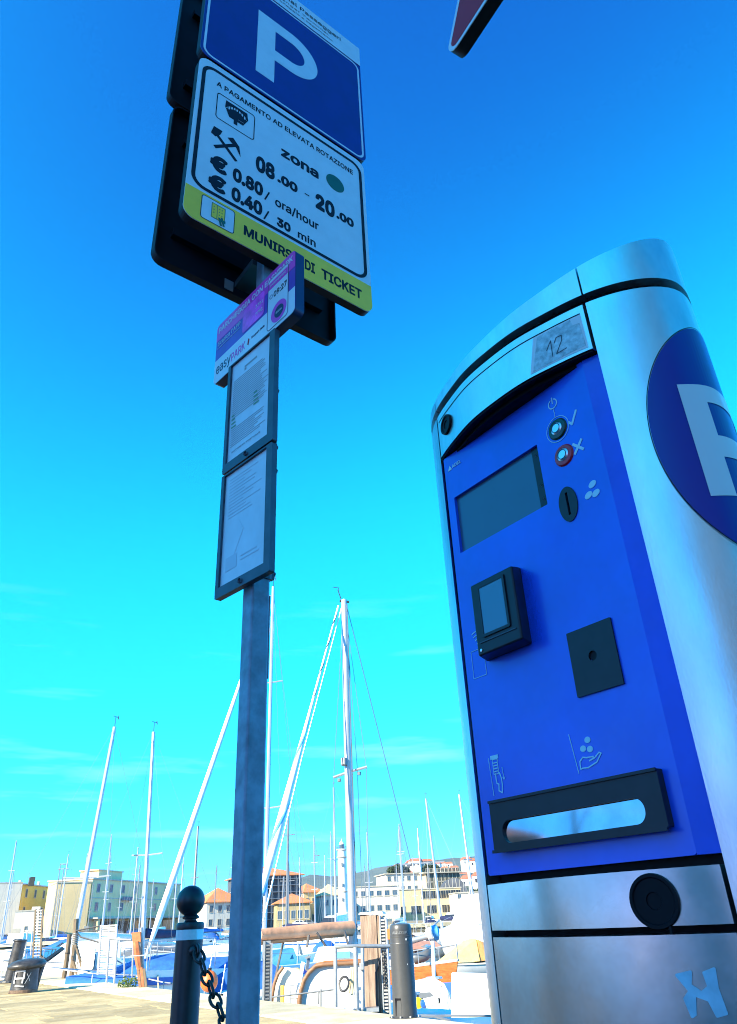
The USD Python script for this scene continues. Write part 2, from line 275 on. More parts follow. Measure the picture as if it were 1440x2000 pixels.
# parking app sign
ax, ay = -0.42273, 1.66551
ap = thing('app_sign', 'purple parking app sign with a printed phone, jutting from the post', 'sign', (ax, ay, 2.300), A_APP)
P = rrect(0.0, 0.0, 0.385, 0.222, 0.016)
part('box', plate(P, 0.0006, 0.028), 'navy', ap)
part('face', plate(P.buffer(-0.001), -0.0004, 0.0004), 'purple', ap)
def da(poly, m, name, y=-0.0006, t=0.0004): return part(name, plate(poly.intersection(P.buffer(-0.001)), y - t, y), m, ap)
da(sbox(-1, 0.158, 1, 1), 'magenta', 'top_band'); da(sbox(-1, -1, 1, 0.086), 'sign_white', 'bottom_band')
da(rrect(0.141, 0.094, 0.246, 0.181, 0.010), 'pink', 'pink_panel', y=-0.0011)
da(rrect(0.263, 0.012, 0.356, 0.196, 0.012), 'sign_white', 'phone', y=-0.0011)
da(outline(rrect(0.263, 0.012, 0.356, 0.196, 0.012), 0.0018), 'navy', 'phone_outline', y=-0.0016)
da(sbox(0.266, 0.158, 0.353, 0.182), 'magenta', 'phone_header', y=-0.0016)
da(Point(0.315, 0.052).buffer(0.034), 'magenta', 'phone_dial', y=-0.0016); da(Point(0.317, 0.050).buffer(0.020), 'navy', 'phone_button', y=-0.0021)
da(outline(Point(0.279, 0.128).buffer(0.007), 0.0015), 'navy', 'clock_icon', y=-0.0016)
words(ap, 'PARCHEGGIA CON EASYPARK', 0.012, 0.374, 0.186, 0.207, 'sign_white', -0.0011, True)
words(ap, "Scarica l'APP", 0.010, 0.128, 0.138, 0.154, 'sign_white', -0.0008); words(ap, 'e paga la sosta dal telefono', 0.010, 0.128, 0.126, 0.132, 'sign_white', -0.0008)
words(ap, '7791', 0.205, 0.240, 0.140, 0.152, 'sign_white', -0.0016); words(ap, '7791', 0.205, 0.240, 0.112, 0.124, 'sign_white', -0.0016)
words(ap, '09:27', 0.291, 0.349, 0.117, 0.137, 'sign_black', -0.0016, True); words(ap, 'PARCHEGGIO', 0.274, 0.345, 0.166, 0.174, 'sign_white', -0.0021); words(ap, 'INIZIA', 0.304, 0.330, 0.047, 0.053, 'sign_white', -0.0026)
words(ap, 'easy', 0.012, 0.086, 0.022, 0.058, 'navy', -0.0011); words(ap, 'PARK', 0.090, 0.158, 0.030, 0.058, 'magenta', -0.0011)
da(Polygon([(0.17, 0.036), (0.176, 0.03), (0.18, 0.05), (0.174, 0.056)]), 'sign_red', 'flame_icon', y=-0.0011); words(ap, 'Easypark Italia', 0.19, 0.25, 0.042, 0.052, 'navy', -0.0011)
# notice boards
nbx, nby = -0.361746, 1.588356
def board(name_label, z0, z1_, printed):
    t = thing('notice_board', name_label, 'notice board', (nbx, nby, z0), A_NB)
    H = z1_ - z0; W = 0.208
    part('backing', bx(0.003, W - 0.003, 0.004, 0.010, 0.003, H - 0.003), 'frame_grey', t)
    part('frame', plate(rrect(0, 0, W, H, 0.004).difference(sbox(0.012, 0.026, 0.186, H - 0.004)), -0.004, 0.011), 'frame_grey', t)
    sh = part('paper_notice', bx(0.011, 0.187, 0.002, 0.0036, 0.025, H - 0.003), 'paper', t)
    part('screw', lathe([(0, -0.004), (0.0055, -0.004), (0.006, -0.001), (0.006, 0.002)], 10).apply_transform(RX).apply_translation((0.102, -0.006, 0.013)), 'galvanised', t)
    if printed:
        rnd = random.Random(3); ls = [sbox(0.07, H - 0.042, 0.125, H - 0.036), sbox(0.07, H - 0.052, 0.078, H - 0.044)]
        z = H - 0.064
        while z > 0.16: ls.append(sbox(0.022, z, 0.022 + rnd.uniform(0.12, 0.155), z + 0.0018)); z -= 0.0068
        for k in range(9): ls.append(sbox(0.022, 0.125 - k * 0.0065, 0.022 + rnd.uniform(0.1, 0.155), 0.1265 - k * 0.0065))
        part('printed_lines', plate(unary_union(ls), 0.0013, 0.0017), 'grey_print', t)
        gs = [sbox(0.118, 0.190 - k * 0.012, 0.132 + 0.003 * k, 0.194 - k * 0.012) for k in range(4)] + [sbox(0.022, 0.168 - k * 0.012, 0.034 + 0.003 * k, 0.172 - k * 0.012) for k in range(4)]
        part('printed_marks', plate(unary_union(gs), 0.0007, 0.0011), 'pale_green_print', t)
        words(t, 'AUTORITÀ PORTUALE', 0.03, 0.15, 0.053, 0.058, 'grey_print', 0.001)
    else:
        rnd = random.Random(9); part('ghost_print', plate(unary_union([sbox(0.03, z, 0.03 + rnd.uniform(0.06, 0.14), z + 0.002) for z in np.arange(0.20, 0.31, 0.009)] + [sbox(0.03, 0.06, 0.075, 0.095), sbox(0.09, 0.07, 0.16, 0.073), sbox(0.09, 0.08, 0.15, 0.083)]), 0.0013, 0.0017), 'ghost_print', t).SetCustomDataByKey('kind', 'stuff')
        part('faint_stain', plate(Polygon([(0.03, 0.13), (0.07, 0.18), (0.09, 0.15), (0.06, 0.10)]).buffer(0.006), 0.0014, 0.0018), 'paper', t)
    return t
board('upper framed notice board with a printed paper sheet', 1.950, 2.298, True)
board('lower framed notice board with a blank faded sheet', 1.612, 1.944, False)

# ------------------------------------------------------------------ ticket machine
AM = math.degrees(math.atan2(-0.8, 0.6))
tm = thing('ticket_machine', 'tall stainless steel and blue parking ticket machine with number 12 taped on', 'ticket machine', (0.165, 0.745, 0), AM)
half = np.array([(0, -0.003), (0.05, 0.0), (0.085, 0.008), (0.133, 0.023), (0.178, 0.050), (0.201, 0.077), (0.2085, 0.096), (0.2085, 0.117), (0.200, 0.145), (0.183, 0.180), (0.148, 0.222), (0.085, 0.258), (0.0, 0.270)])
from scipy.interpolate import PchipInterpolator, CubicSpline
sl = np.r_[0, np.cumsum(np.linalg.norm(np.diff(half, axis=0), axis=1))]
_cx = CubicSpline(sl, half[:, 0], bc_type=((1, 1.0), (1, -1.0))); _cy = CubicSpline(sl, half[:, 1], bc_type=((1, 0.0), (1, 0.0)))
def plan_pt(s): return np.stack([_cx(s), _cy(s)], -1)
def plan_n(s):
    t = np.stack([_cx(s, 1), _cy(s, 1)], -1); t /= np.linalg.norm(t, axis=-1, keepdims=True); return np.stack([t[..., 1], -t[..., 0]], -1)
ss = np.linspace(0, sl[-1], 64); hp = plan_pt(ss)
LS = 0.985                                # the far flank is drawn in very slightly, so it stays behind the door's edge as in the photo
plan = Polygon(np.vstack([hp, (hp * [-LS, 1])[::-1][1:-1]])).buffer(0)
core = plan.buffer(-0.012)
G = 0.0022                                # door gap
def front(w1, ue=0.1325): return plan.intersection(sbox(-ue, -1, ue, w1))
shell = plan.difference(sbox(-0.136, -1, 0.136, 0.06))
part('side_shell', poly_prism(shell, 0.0, 1.574), 'steel', tm, smooth=35)
part('inner_body', [poly_prism(core.intersection(sbox(-0.1355, 0.046, 0.1355, 1)), 0.0, 0.982), poly_prism(core.intersection(sbox(-0.1355, 0.046, 0.1355, 1)), 0.982, 1.50), poly_prism(core, 1.5, 1.592)], 'machine_dark', tm)
part('plinth_door', poly_prism(front(0.045), 0.03, 0.9305), 'brushed_steel', tm, smooth=35)
part('foot_plate', poly_prism(plan.buffer(0.02), 0.0005, 0.012), 'machine_black', tm)
part('lock_band', poly_prism(front(0.045), 0.9365, 0.9775), 'brushed_steel', tm, smooth=35)
hood = part('hood', poly_prism(front(0.05), 1.507, 1.5735), 'steel', tm, smooth=35)
part('hood_liner', poly_prism(front(0.05).buffer(-0.002), 1.5045, 1.5069), 'machine_dark', tm)
part('hood_trim', poly_prism(plan.buffer(0.0006).difference(plan.buffer(-0.001)).intersection(sbox(-0.128, -1, 0.128, 0.03)), 1.5615, 1.5625), 'machine_black', tm)
def sloped(u, w): return 0.105 * u + 0.25 * w
def cap_piece(poly, z0, zt):
    m = poly_prism(poly, z0, zt); m = m.subdivide_to_size(0.02, max_iter=6) if False else m
    v = m.vertices.copy(); top = v[:, 2] > (z0 + zt) / 2; v[top, 2] = 1.612 + sloped(v[top, 0], v[top, 1]); m.vertices = v; return m
def cap_rim(poly):                         # a little rounding at the lid's top edge
    a, b = cap_piece(poly, 1.588, 1.62), poly.buffer(-0.004)
    c = cap_piece(b, 1.60, 1.62); c.vertices[:, 2] = np.where(c.vertices[:, 2] > 1.60001, c.vertices[:, 2] + 0.003, c.vertices[:, 2]); return trimesh.util.concatenate([a, c])
lidf = plan.intersection(sbox(-0.1342, -1, 0.1342, 0.2)); lidr = plan.intersection(sbox(0.1362, -1, 1, 0.2)); lidb = plan.difference(sbox(-1, -1, 1, 0.202)); lidl = plan.intersection(sbox(-1, -1, -0.1362, 0.2))
for q in (lidf, lidr, lidl, lidb): part('lid', cap_rim(q), 'steel', tm, smooth=35)
# blue front panel, with its chamfered right margin, and everything on it
PW = 0.026
cut = unary_union([rrect(-0.119, 1.355, 0.029, 1.4365, 0.001), Point(0.0625, 1.4385).buffer(0.0085), Point(0.064, 1.4015).buffer(0.0085), affinity.scale(Point(0.057, 1.3415).buffer(0.0125), 1, 1.7), sbox(-0.108, 1.012, 0.094, 1.053)])
blue = part('blue_panel', plate(rrect(-0.1315, 0.986, 0.113, 1.5035, 0.003).difference(cut), PW, PW + 0.005), 'machine_blue', tm)
ch = trimesh.Trimesh([(0.113, PW, 0.986), (0.1322, PW + 0.006, 0.986), (0.1322, PW + 0.006, 1.5035), (0.113, PW, 1.5035), (0.113, PW + 0.01, 0.986), (0.1322, PW + 0.012, 0.986), (0.1322, PW + 0.012, 1.5035), (0.113, PW + 0.01, 1.5035)], [[0, 1, 2], [0, 2, 3], [1, 5, 6], [1, 6, 2], [0, 4, 5], [0, 5, 1], [3, 2, 6], [3, 6, 7]], process=False)
part('panel_margin', ch, 'machine_blue', tm)
sc = part('screen', bx(-0.121, 0.016, PW + 0.0045, PW + 0.008, 1.353, 1.4385), 'screen_glass', tm)
part('screen_edge', bx(0.0165, 0.031, PW + 0.0035, PW + 0.008, 1.353, 1.4385), 'machine_black', tm)
for z in (1.366, 1.384, 1.425): part('screen_screw', lathe([(0, -0.002), (0.0016, -0.0015), (0.0018, 0)], 8).apply_transform(RX).apply_translation((0.0235, PW + 0.003, z)), 'chrome', tm)
def disc(u, z, r, y0, y1, ku=1.0, kz=1.0): return plate(affinity.scale(Point(u, z).buffer(r, quad_segs=12), ku, kz), y0, y1)
def button(u, z, ringm):
    b = part('push_button', lathe([(0, 0.0042), (0.0062, 0.0042), (0.0078, 0.0030), (0.0080, -0.004)], 28).apply_transform(RX).apply_translation((u, PW, z)), 'chrome', tm, smooth=30)
    part('button_rim', plate(Point(u, z).buffer(0.0060).difference(Point(u, z).buffer(0.0052)), PW - 0.0046, PW - 0.0041), 'frame_grey', b)
    part('button_collar', lathe([(0.0081, 0.0030), (0.0120, 0.0022), (0.0136, 0.0003), (0.0136, -0.0005)], 28).apply_transform(RX).apply_translation((u, PW, z)), ringm, tm, smooth=30)
button(0.0625, 1.4385, 'ring_green'); button(0.064, 1.4015, 'ring_red')
slotr = part('coin_slot', [plate(affinity.scale(Point(0.057, 1.3415).buffer(0.0125, quad_segs=12), 1, 1.7).difference(sbox(0.0555, 1.328, 0.0585, 1.356)), PW - 0.0012, PW + 0.003)], 'machine_black', tm)
part('coin_slit', bx(0.0545, 0.0595, PW + 0.004, PW + 0.006, 1.326, 1.358), 'machine_dark', tm)
def pr(poly, name, y=PW - 0.0002, t=0.0004, m='print_pale'): return part(name, plate(poly, y - t, y), m, tm)
pr(outline(Point(0.0625, 1.4385).buffer(0.0165, quad_segs=16), 0.0007), 'button_ring_print')
pr(unary_union([Point(0.0625, 1.4745).buffer(0.0068).difference(Point(0.0625, 1.4745).buffer(0.0055)).difference(sbox(0.0605, 1.4745, 0.0645, 1.49)), sbox(0.0619, 1.4745, 0.0631, 1.4835)]), 'power_symbol')
pr(sbox(0.0622, 1.4555, 0.0628, 1.467), 'power_symbol_line')
pr(unary_union([bar((0.0785, 1.4385), (0.0835, 1.4325), 0.0028), bar((0.0825, 1.4325), (0.092, 1.4475), 0.0028)]), 'tick_symbol')
pr(unary_union([bar((0.078, 1.4085), (0.091, 1.3945), 0.0032), bar((0.078, 1.3945), (0.091, 1.4085), 0.0032)]), 'cross_symbol')
for du, dz in ((0.0035, 0.006), (-0.004, -0.004), (0.0055, -0.006)): pr(affinity.rotate(affinity.scale(Point(0.0885 + du, 1.343 + dz).buffer(0.0052), 1, 0.72), 20), 'coin_symbol')
words(tm, 'ADEL', -0.116, -0.098, 1.4808, 1.4858, 'print_pale', PW - 0.0002, True); pr(Polygon([(-0.1245, 1.480), (-0.1165, 1.480), (-0.1205, 1.4875)]), 'triangle_emblem')
# contactless reader
rd = part('card_reader', hull_of([((u, w, z), 0.0025) for u in (-0.0925, -0.0265) for z in (1.2085, 1.2955) for w in (PW - 0.002,)] + [((u, w, z), 0.0025) for u in (-0.084, -0.0205) for z in (1.2085, 1.2900) for w in (0.0055,)]), 'machine_black', tm, smooth=30)
part('reader_screen', bx(-0.0715, -0.0335, 0.0019, 0.0027, 1.2275, 1.2835), 'reader_glass', rd)
part('reader_bezel', plate(rrect(-0.0745, 1.2245, -0.0305, 1.2870, 0.002).difference(sbox(-0.0712, 1.2278, -0.0338, 1.2832)), 0.0012, 0.0029), 'machine_black', rd)
part('reader_screw', lathe([(0, 0.0012), (0.0018, 0.0008), (0.0018, -0.001)], 8).apply_transform(RX).apply_translation((-0.0795, 0.0028, 1.2115)), 'chrome', rd)
part('reader_strip', bx(-0.080, -0.0235, 0.0018, 0.0027, 1.2195, 1.2205), 'frame_grey', rd)
for k in range(4):
    r = 0.006 + 0.005 * k
    pr(Point(-0.1055, 1.226).buffer(r + 0.0006).difference(Point(-0.1055, 1.226).buffer(r - 0.0006)).intersection(Polygon([(-0.1055, 1.226), (-0.121, 1.256), (-0.090, 1.256)])), 'contactless_symbol')
pr(outline(rrect(-0.120, 1.192, -0.098, 1.225, 0.001), 0.0006), 'card_symbol')
# note slot plate
part('cover_plate', plate(rrect(0.024, 1.1355, 0.080, 1.2020, 0.0008).difference(Point(0.0515, 1.171).buffer(0.0050)), PW - 0.0022, PW - 0.0004), 'machine_black', tm)
part('plate_hole', lathe([(0, -0.0005), (0.0049, -0.0002)], 14).apply_transform(RX).apply_translation((0.0515, PW - 0.0007, 1.171)), 'machine_dark', tm)
# ticket and coin tray
tf = rrect(-0.1105, 1.0085, 0.0985, 1.0560, 0.0015)
win = rrect(-0.0955, 1.0135, 0.0790, 1.0350, 0.0104)
tray = part('coin_tray', [plate(tf.difference(win), 0.0175, PW + 0.001), bx(-0.1105, 0.0985, 0.0145, 0.0172, 1.0055, 1.0085)], 'machine_black', tm)
part('tray_top_lip', bx(-0.1105, 0.0985, 0.0155, 0.0174, 1.0535, 1.0562), 'machine_black', tray)
fl = plate(win.buffer(0.002), 0.0, 0.0012); fl.apply_translation((0, 0, -1.0243)); fl.apply_transform(TF.rotation_matrix(math.radians(-3.0), [1, 0, 0])); fl.apply_translation((0, 0.0205, 1.0243)); part('tray_flap', fl, 'flap_mirror', tray)
# pictograms over the tray
def hand(ox, oz, s):
    return LineString([(ox + x * s, oz + z * s) for x, z in ((0, 0), (0.1, 0.02), (0.35, 0.0), (0.75, 0.12), (1.0, 0.38), (0.92, 0.42), (0.68, 0.27), (0.45, 0.22), (0.62, 0.26), (0.64, 0.33), (0.35, 0.34), (0.18, 0.38), (0.02, 0.26), (0, 0))])
pr(hand(0.0115, 1.0695, 0.027).buffer(0.0006), 'hand_symbol')
for du, dz in ((0.003, 0.006), (-0.004, -0.001), (0.004, -0.0028)): pr(affinity.scale(Point(0.0225 + du, 1.0885 + dz).buffer(0.0036), 1, 0.8), 'coin_symbol')
pr(bar((0.004, 1.104), (0.0085, 1.066), 0.0007), 'symbol_line')
pr(bar((-0.1115, 1.1015), (-0.1095, 1.062), 0.0006), 'symbol_line')
pr(unary_union([sbox(-0.1085, 1.099, -0.0965, 1.103), outline(sbox(-0.106, 1.083, -0.098, 1.099), 0.0007), *[sbox(-0.105, z, -0.099, z + 0.0011) for z in (1.0855, 1.0885, 1.0915, 1.0945)]]), 'ticket_symbol')
pr(LineString([(-0.1035, 1.084), (-0.103, 1.074), (-0.100, 1.0725), (-0.101, 1.066), (-0.0965, 1.0635), (-0.095, 1.072), (-0.0955, 1.079), (-0.0975, 1.084)]).buffer(0.0006), 'hand_symbol')
pr(unary_union([bar((-0.0925, 1.089), (-0.0915, 1.076), 0.0006), bar((-0.0915, 1.076), (-0.0933, 1.0785), 0.0006), bar((-0.0915, 1.076), (-0.0898, 1.0788), 0.0006)]), 'arrow_symbol')
# wrapped graphics and locks, laid on the curved steel: s runs along the plan from the middle of the front
def wrap(poly, off, seg=0.004):
    g = unary_union(polys(poly)); x0, z0, x1, z1 = g.bounds; tris_v, tris_f, n = [], [], 0
    xs = np.arange(x0, x1 + seg, seg)
    for a, b in zip(xs[:-1], xs[1:]):
        for q in polys(g.intersection(sbox(a, z0 - 1, b, z1 + 1))):
            if q.area < 1e-10: continue
            v, f = trimesh.creation.triangulate_polygon(q, engine='earcut'); tris_v.append(v); tris_f.append(np.asarray(f) + n); n += len(v)
    v = np.vstack(tris_v); f = np.vstack(tris_f); s = v[:, 0]; sg = np.where(s < 0, -1.0, 1.0); p = plan_pt(np.abs(s)) + plan_n(np.abs(s)) * off
    V = np.stack([p[:, 0] * sg, p[:, 1], v[:, 1]], 1)
    m = trimesh.Trimesh(V, f, process=False)
    a, b, c = V[f[:, 0]], V[f[:, 1]], V[f[:, 2]]; nn = np.cross(b - a, c - a); ctr = (a + b + c) / 3; out = ctr[:, :2] - np.array([0, 0.14]); flip = (nn[:, :2] * out).sum(1) < 0
    f2 = f.copy(); f2[flip] = f2[flip][:, ::-1]; return trimesh.Trimesh(V, f2, process=False)
ell = affinity.scale(Point(0.272, 1.371).buffer(1.0, quad_segs=32), 0.101, 0.148)
st = part('round_sticker', wrap(ell, 0.0007), 'sticker_blue', tm, smooth=True)
part('sticker_rim', wrap(outline(affinity.scale(Point(0.272, 1.371).buffer(1.0, quad_segs=32), 0.1022, 0.1495), 0.0009), 0.0009), 'sign_back', tm)
Pp = unary_union([sbox(0.2085, 1.2955, 0.2345, 1.4315), sbox(0.2085, 1.341, 0.285, 1.4315), Point(0.285, 1.38625).buffer(0.04525, quad_segs=16)]).difference(unary_union([sbox(0.2355, 1.367, 0.287, 1.409), Point(0.287, 1.388).buffer(0.021)]))
part('sticker_letter', wrap(Pp, 0.0013), 'sticker_white', st, smooth=True)
tp = part('tape_label', wrap(Polygon([(0.062, 1.512), (0.067, 1.53), (0.075, 1.5585), (0.118, 1.5595), (0.120, 1.550), (0.128, 1.549), (0.1295, 1.514)]), 0.0005), 'tape', tm, smooth=True)
part('tape_backing', wrap(Polygon([(0.058, 1.511), (0.070, 1.5605), (0.131, 1.5605), (0.1315, 1.511)]), 0.0003), 'sticker_white', tm, smooth=True)
part('pen_number', wrap(unary_union([LineString([(0.0835, 1.532), (0.0905, 1.5435), (0.0895, 1.520)]).buffer(0.0005), LineString([(0.0945, 1.538), (0.098, 1.544), (0.1045, 1.5435), (0.104, 1.537), (0.0945, 1.521), (0.1075, 1.5225)]).buffer(0.0005)]), 0.0008, 0.002), 'pen', tm, label='handwritten number 12')
def lock(u, z, r, lb):
    p = plan_pt(abs(u))[1]; sg = 1 if u >= 0 else -1; n_ = plan_n(np.array(abs(u))) * [sg, 1]
    m = lathe([(0, 0.0006), (0.006, 0.0005), (0.0065, 0.0016), (r - 0.004, 0.0016), (r - 0.003, 0.0030), (r - 0.0005, 0.0030), (r, 0.0010), (r, -0.004)], 36).apply_transform(RX)
    m.apply_transform(TF.rotation_matrix(math.atan2(n_[0], -n_[1]), [0, 0, 1])); m.apply_translation((*plan_pt(abs(u)) * [sg, 1], z))
    q = part('lock_cover', m, 'machine_dark', tm, smooth=30, label=lb); return q
lock(0.079, 0.9545, 0.0205, 'large black lock disc on the steel band'); lock(-0.1055, 1.541, 0.0145, 'black lock disc on the hood')
part('lock_cable_slot', bx(0.0865, 0.0885, 0.006, 0.0085, 0.9305, 0.9365), 'machine_dark', tm)
rnd = np.random.default_rng(5)
blob = unary_union([Polygon([(0.0835, 0.9035), (0.0965, 0.906), (0.094, 0.897), (0.101, 0.8925), (0.1065, 0.896), (0.105, 0.905), (0.1145, 0.908), (0.1135, 0.895), (0.1160, 0.879), (0.108, 0.877), (0.1045, 0.887), (0.0955, 0.890), (0.093, 0.878), (0.0895, 0.876), (0.0865, 0.888), (0.0915, 0.893)]).buffer(-0.0006).buffer(0.0012)])
part('torn_sticker', wrap(blob, 0.0006, 0.002), 'torn_sticker', tm, smooth=True, label='torn remains of a pale sticker')

# ------------------------------------------------------------------ materials of the quay and harbour
mat('plaster_warm', (0.42, 0.36, 0.27), 0.85, var=0.1, scale=0.8)
mat('plaster_grey', (0.36, 0.37, 0.38), 0.85, var=0.1, scale=0.8)
mat('window_dark', (0.02, 0.025, 0.03), 0.15)
mat('roof_tile', (0.42, 0.13, 0.06), 0.8, var=0.25, scale=1.5)
mat('flagstone', (0.35, 0.25, 0.11), 0.85, col2=(0.57, 0.44, 0.22), scale=2.6, detail=9, bump=0.012, bscale=16, ramp=(0.3, 0.72), island=True, stretch=(1, 1, 1))
mat('kerbstone', (0.54, 0.45, 0.27), 0.85, col2=(0.68, 0.59, 0.40), scale=3.0, detail=8, bump=0.006, bscale=25, island=True)
mat('joint_dirt', (0.07, 0.06, 0.045), 0.95, var=0.3, scale=9)
mat('asphalt', (0.055, 0.054, 0.052), 0.9, var=0.2, scale=30, bump=0.004, bscale=90)
mat('quay_stone', (0.10, 0.085, 0.055), 0.9, col2=(0.22, 0.185, 0.12), scale=1.4, bump=0.03, bscale=5, island=True)
mat('gelcoat', (0.66, 0.66, 0.64), 0.3, var=0.04, scale=2)
mat('gelcoat_cream', (0.74, 0.70, 0.58), 0.35, var=0.05, scale=2)
mat('gelcoat_green', (0.46, 0.60, 0.56), 0.35, var=0.05, scale=2)
mat('hull_blue', (0.015, 0.09, 0.36), 0.35, var=0.08, scale=2)
mat('hull_lightblue', (0.14, 0.36, 0.52), 0.4, var=0.05, scale=2)
mat('hull_navy', (0.012, 0.02, 0.06), 0.35)
mat('hull_red', (0.35, 0.05, 0.03), 0.4)
mat('varnish', (0.36, 0.11, 0.03), 0.3, var=0.25, scale=4, stretch=(1, 1, 6))
mat('teak', (0.22, 0.11, 0.055), 0.55, var=0.25, scale=6, stretch=(1, 1, 5))
mat('mast_alloy', (0.46, 0.47, 0.48), 0.35, 0.55, var=0.05, scale=2)
mat('mast_grey', (0.20, 0.21, 0.22), 0.45, 0.4)
mat('wire', (0.30, 0.31, 0.32), 0.4, 0.6)
mat('wire_dark', (0.05, 0.05, 0.055), 0.5, 0.3)
mat('canvas_white', (0.66, 0.65, 0.62), 0.85, var=0.05, scale=6, bump=0.02, bscale=6)
mat('canvas_blue', (0.02, 0.12, 0.42), 0.8, var=0.25, scale=4, bump=0.03, bscale=7)
mat('canvas_sky', (0.10, 0.38, 0.66), 0.8, var=0.25, scale=4, bump=0.02, bscale=8)
mat('canvas_navy', (0.01, 0.015, 0.06), 0.8, var=0.2, scale=4)
mat('canvas_brown', (0.52, 0.27, 0.16), 0.85, var=0.18, scale=3, bump=0.02, bscale=7)
mat('canvas_orange', (0.62, 0.30, 0.10), 0.8, var=0.15, scale=4, bump=0.02, bscale=7)
mat('canvas_yellow', (0.72, 0.55, 0.18), 0.8, var=0.12, scale=4, bump=0.02, bscale=7)
mat('canvas_pink', (0.55, 0.25, 0.16), 0.85, var=0.15, scale=3, bump=0.02, bscale=6)
mat('canvas_tan', (0.58, 0.46, 0.28), 0.85, var=0.12, scale=3, bump=0.02, bscale=6)
mat('tinted_glass', (0.03, 0.04, 0.05), 0.08)
mat('fender_white', (0.78, 0.77, 0.70), 0.45)
mat('buoy_yellow', (0.78, 0.62, 0.01), 0.4)
mat('buoy_orange', (0.75, 0.16, 0.03), 0.45)
mat('yellow_paint', (0.72, 0.42, 0.05), 0.5, var=0.1, scale=5)
mat('rubber', (0.012, 0.012, 0.012), 0.8)
mat('pile_wood', (0.17, 0.11, 0.08), 0.8, col2=(0.32, 0.24, 0.185), scale=5, stretch=(6, 6, 0.6), bump=0.006, bscale=12)
mat('pile_dark', (0.10, 0.075, 0.05), 0.85, col2=(0.2, 0.15, 0.10), scale=5, stretch=(5, 5, 0.6), bump=0.006, bscale=12)
mat('rust_orange', (0.42, 0.13, 0.05), 0.75, var=0.3, scale=7, bump=0.004, bscale=30)
mat('galv_rail', (0.36, 0.38, 0.40), 0.45, 0.5, var=0.12, scale=15)
mat('slat_grey', (0.42, 0.41, 0.38), 0.6, 0.2, var=0.15, scale=9)
mat('iron_black', (0.045, 0.045, 0.047), 0.42, 0.2, var=0.4, scale=9, bump=0.004, bscale=40)
mat('rust_stain', (0.11, 0.07, 0.045), 0.8, var=0.4, scale=14)
mat('paint_mark', (0.55, 0.56, 0.58), 0.6)
mat('leaf_green', (0.07, 0.12, 0.025), 0.7, var=0.4, scale=14)
mat('leaf_dark', (0.030, 0.05, 0.018), 0.8, var=0.5, scale=0.6)
mat('plaster_cream', (0.66, 0.49, 0.25), 0.85, var=0.06, scale=0.25)
mat('plaster_white', (0.56, 0.54, 0.47), 0.85, var=0.05, scale=0.2)
mat('plaster_yellow', (0.58, 0.38, 0.06), 0.85, var=0.08, scale=0.3)
mat('plaster_olive', (0.34, 0.28, 0.14), 0.85, var=0.1, scale=0.3)
mat('stone_trim', (0.40, 0.37, 0.30), 0.8, var=0.08, scale=1)
mat('shutter', (0.06, 0.065, 0.055), 0.6)
mat('window_blue', (0.05, 0.09, 0.13), 0.2)
mat('roof_orange', (0.55, 0.20, 0.07), 0.8, var=0.15, scale=0.3)
mat('mesh_grey', (0.07, 0.08, 0.10), 0.7, var=0.25, scale=0.2)
mat('scaffold', (0.25, 0.27, 0.30), 0.5, 0.4)
mat('lighthouse_stone', (0.66, 0.64, 0.58), 0.8, var=0.05, scale=0.5)
mat('hill_green', (0.045, 0.07, 0.06), 0.95, col2=(0.10, 0.125, 0.105), scale=0.006, detail=9, stretch=(1, 1, 1))
mat('far_ground', (0.20, 0.18, 0.14), 0.95, var=0.2, scale=0.02)
mat('car_red', (0.40, 0.015, 0.03), 0.3, coat=0.5)
mat('car_blue', (0.02, 0.07, 0.25), 0.3, coat=0.5)
mat('car_white', (0.72, 0.72, 0.72), 0.3, coat=0.5)
mat('car_grey', (0.12, 0.13, 0.14), 0.3, coat=0.5)
MATS['water'] = usdkit.material(stage, '/World/Looks/water', {
    'g': ('geometry', {}), 'm1': ('mapping', {'scale': (1.0, 1.6, 1.0)}), 'n': ('noise_texture', {'scale': 1.9, 'detail': 5.0, 'roughness': 0.55}), 'b': ('bump', {'strength': 0.5, 'distance': 0.08}),
    'p': ('principled_bsdf', {'base_color': (0.018, 0.06, 0.085), 'roughness': 0.06, 'ior': 1.33})}, [('g.position', 'm1.vector'), ('m1.vector', 'n.vector'), ('n.fac', 'b.height'), ('b.normal', 'p.normal')], surface='p.BSDF')

# ------------------------------------------------------------------ ground: quay, kerb, water
QA = math.radians(-55.5); q_ = np.array([math.cos(QA), math.sin(QA)]); n_ = np.array([-q_[1], q_[0]])   # along the quay, and towards the water
def Q(t, s): return q_ * t + n_ * s
S_IN, S_OUT, WZ = 4.80, 5.75, -1.10
def qbox(t0, t1, s0, s1, z0, z1, ch=0.0):
    a = [Q(t0, s0), Q(t1, s0), Q(t1, s1), Q(t0, s1)]; p = Polygon(a)
    if not ch: return poly_prism(p, z0, z1)
    lo = poly_prism(p, z0, z1 - ch); m = trimesh.util.concatenate([lo])
    top = np.array([*p.exterior.coords[:-1]]); inn = np.array([*p.buffer(-ch, join_style=2).exterior.coords[:-1]])
    h = trimesh.Trimesh(np.vstack([np.c_[top, np.full(4, z1 - ch)], np.c_[inn, np.full(4, z1)]]), process=False).convex_hull if len(inn) == 4 else lo
    return trimesh.convex.convex_hull(np.vstack([np.c_[top, np.full(4, z0)], np.c_[top, np.full(4, z1 - ch)], np.c_[inn, np.full(4, z1)]]))
def sheet(poly, z, th=0.5): return poly_prism(poly, z - th, z)
quay = UsdGeom.Xform.Define(stage, '/World/quay_pavement').GetPrim(); tag(quay, 'sandy stone pavement of the quay', None, None, 'structure')
part('joint_bed', qbox(-60, 40, 1.9, S_OUT - 0.02, -3.0, -0.02), 'joint_dirt', quay)
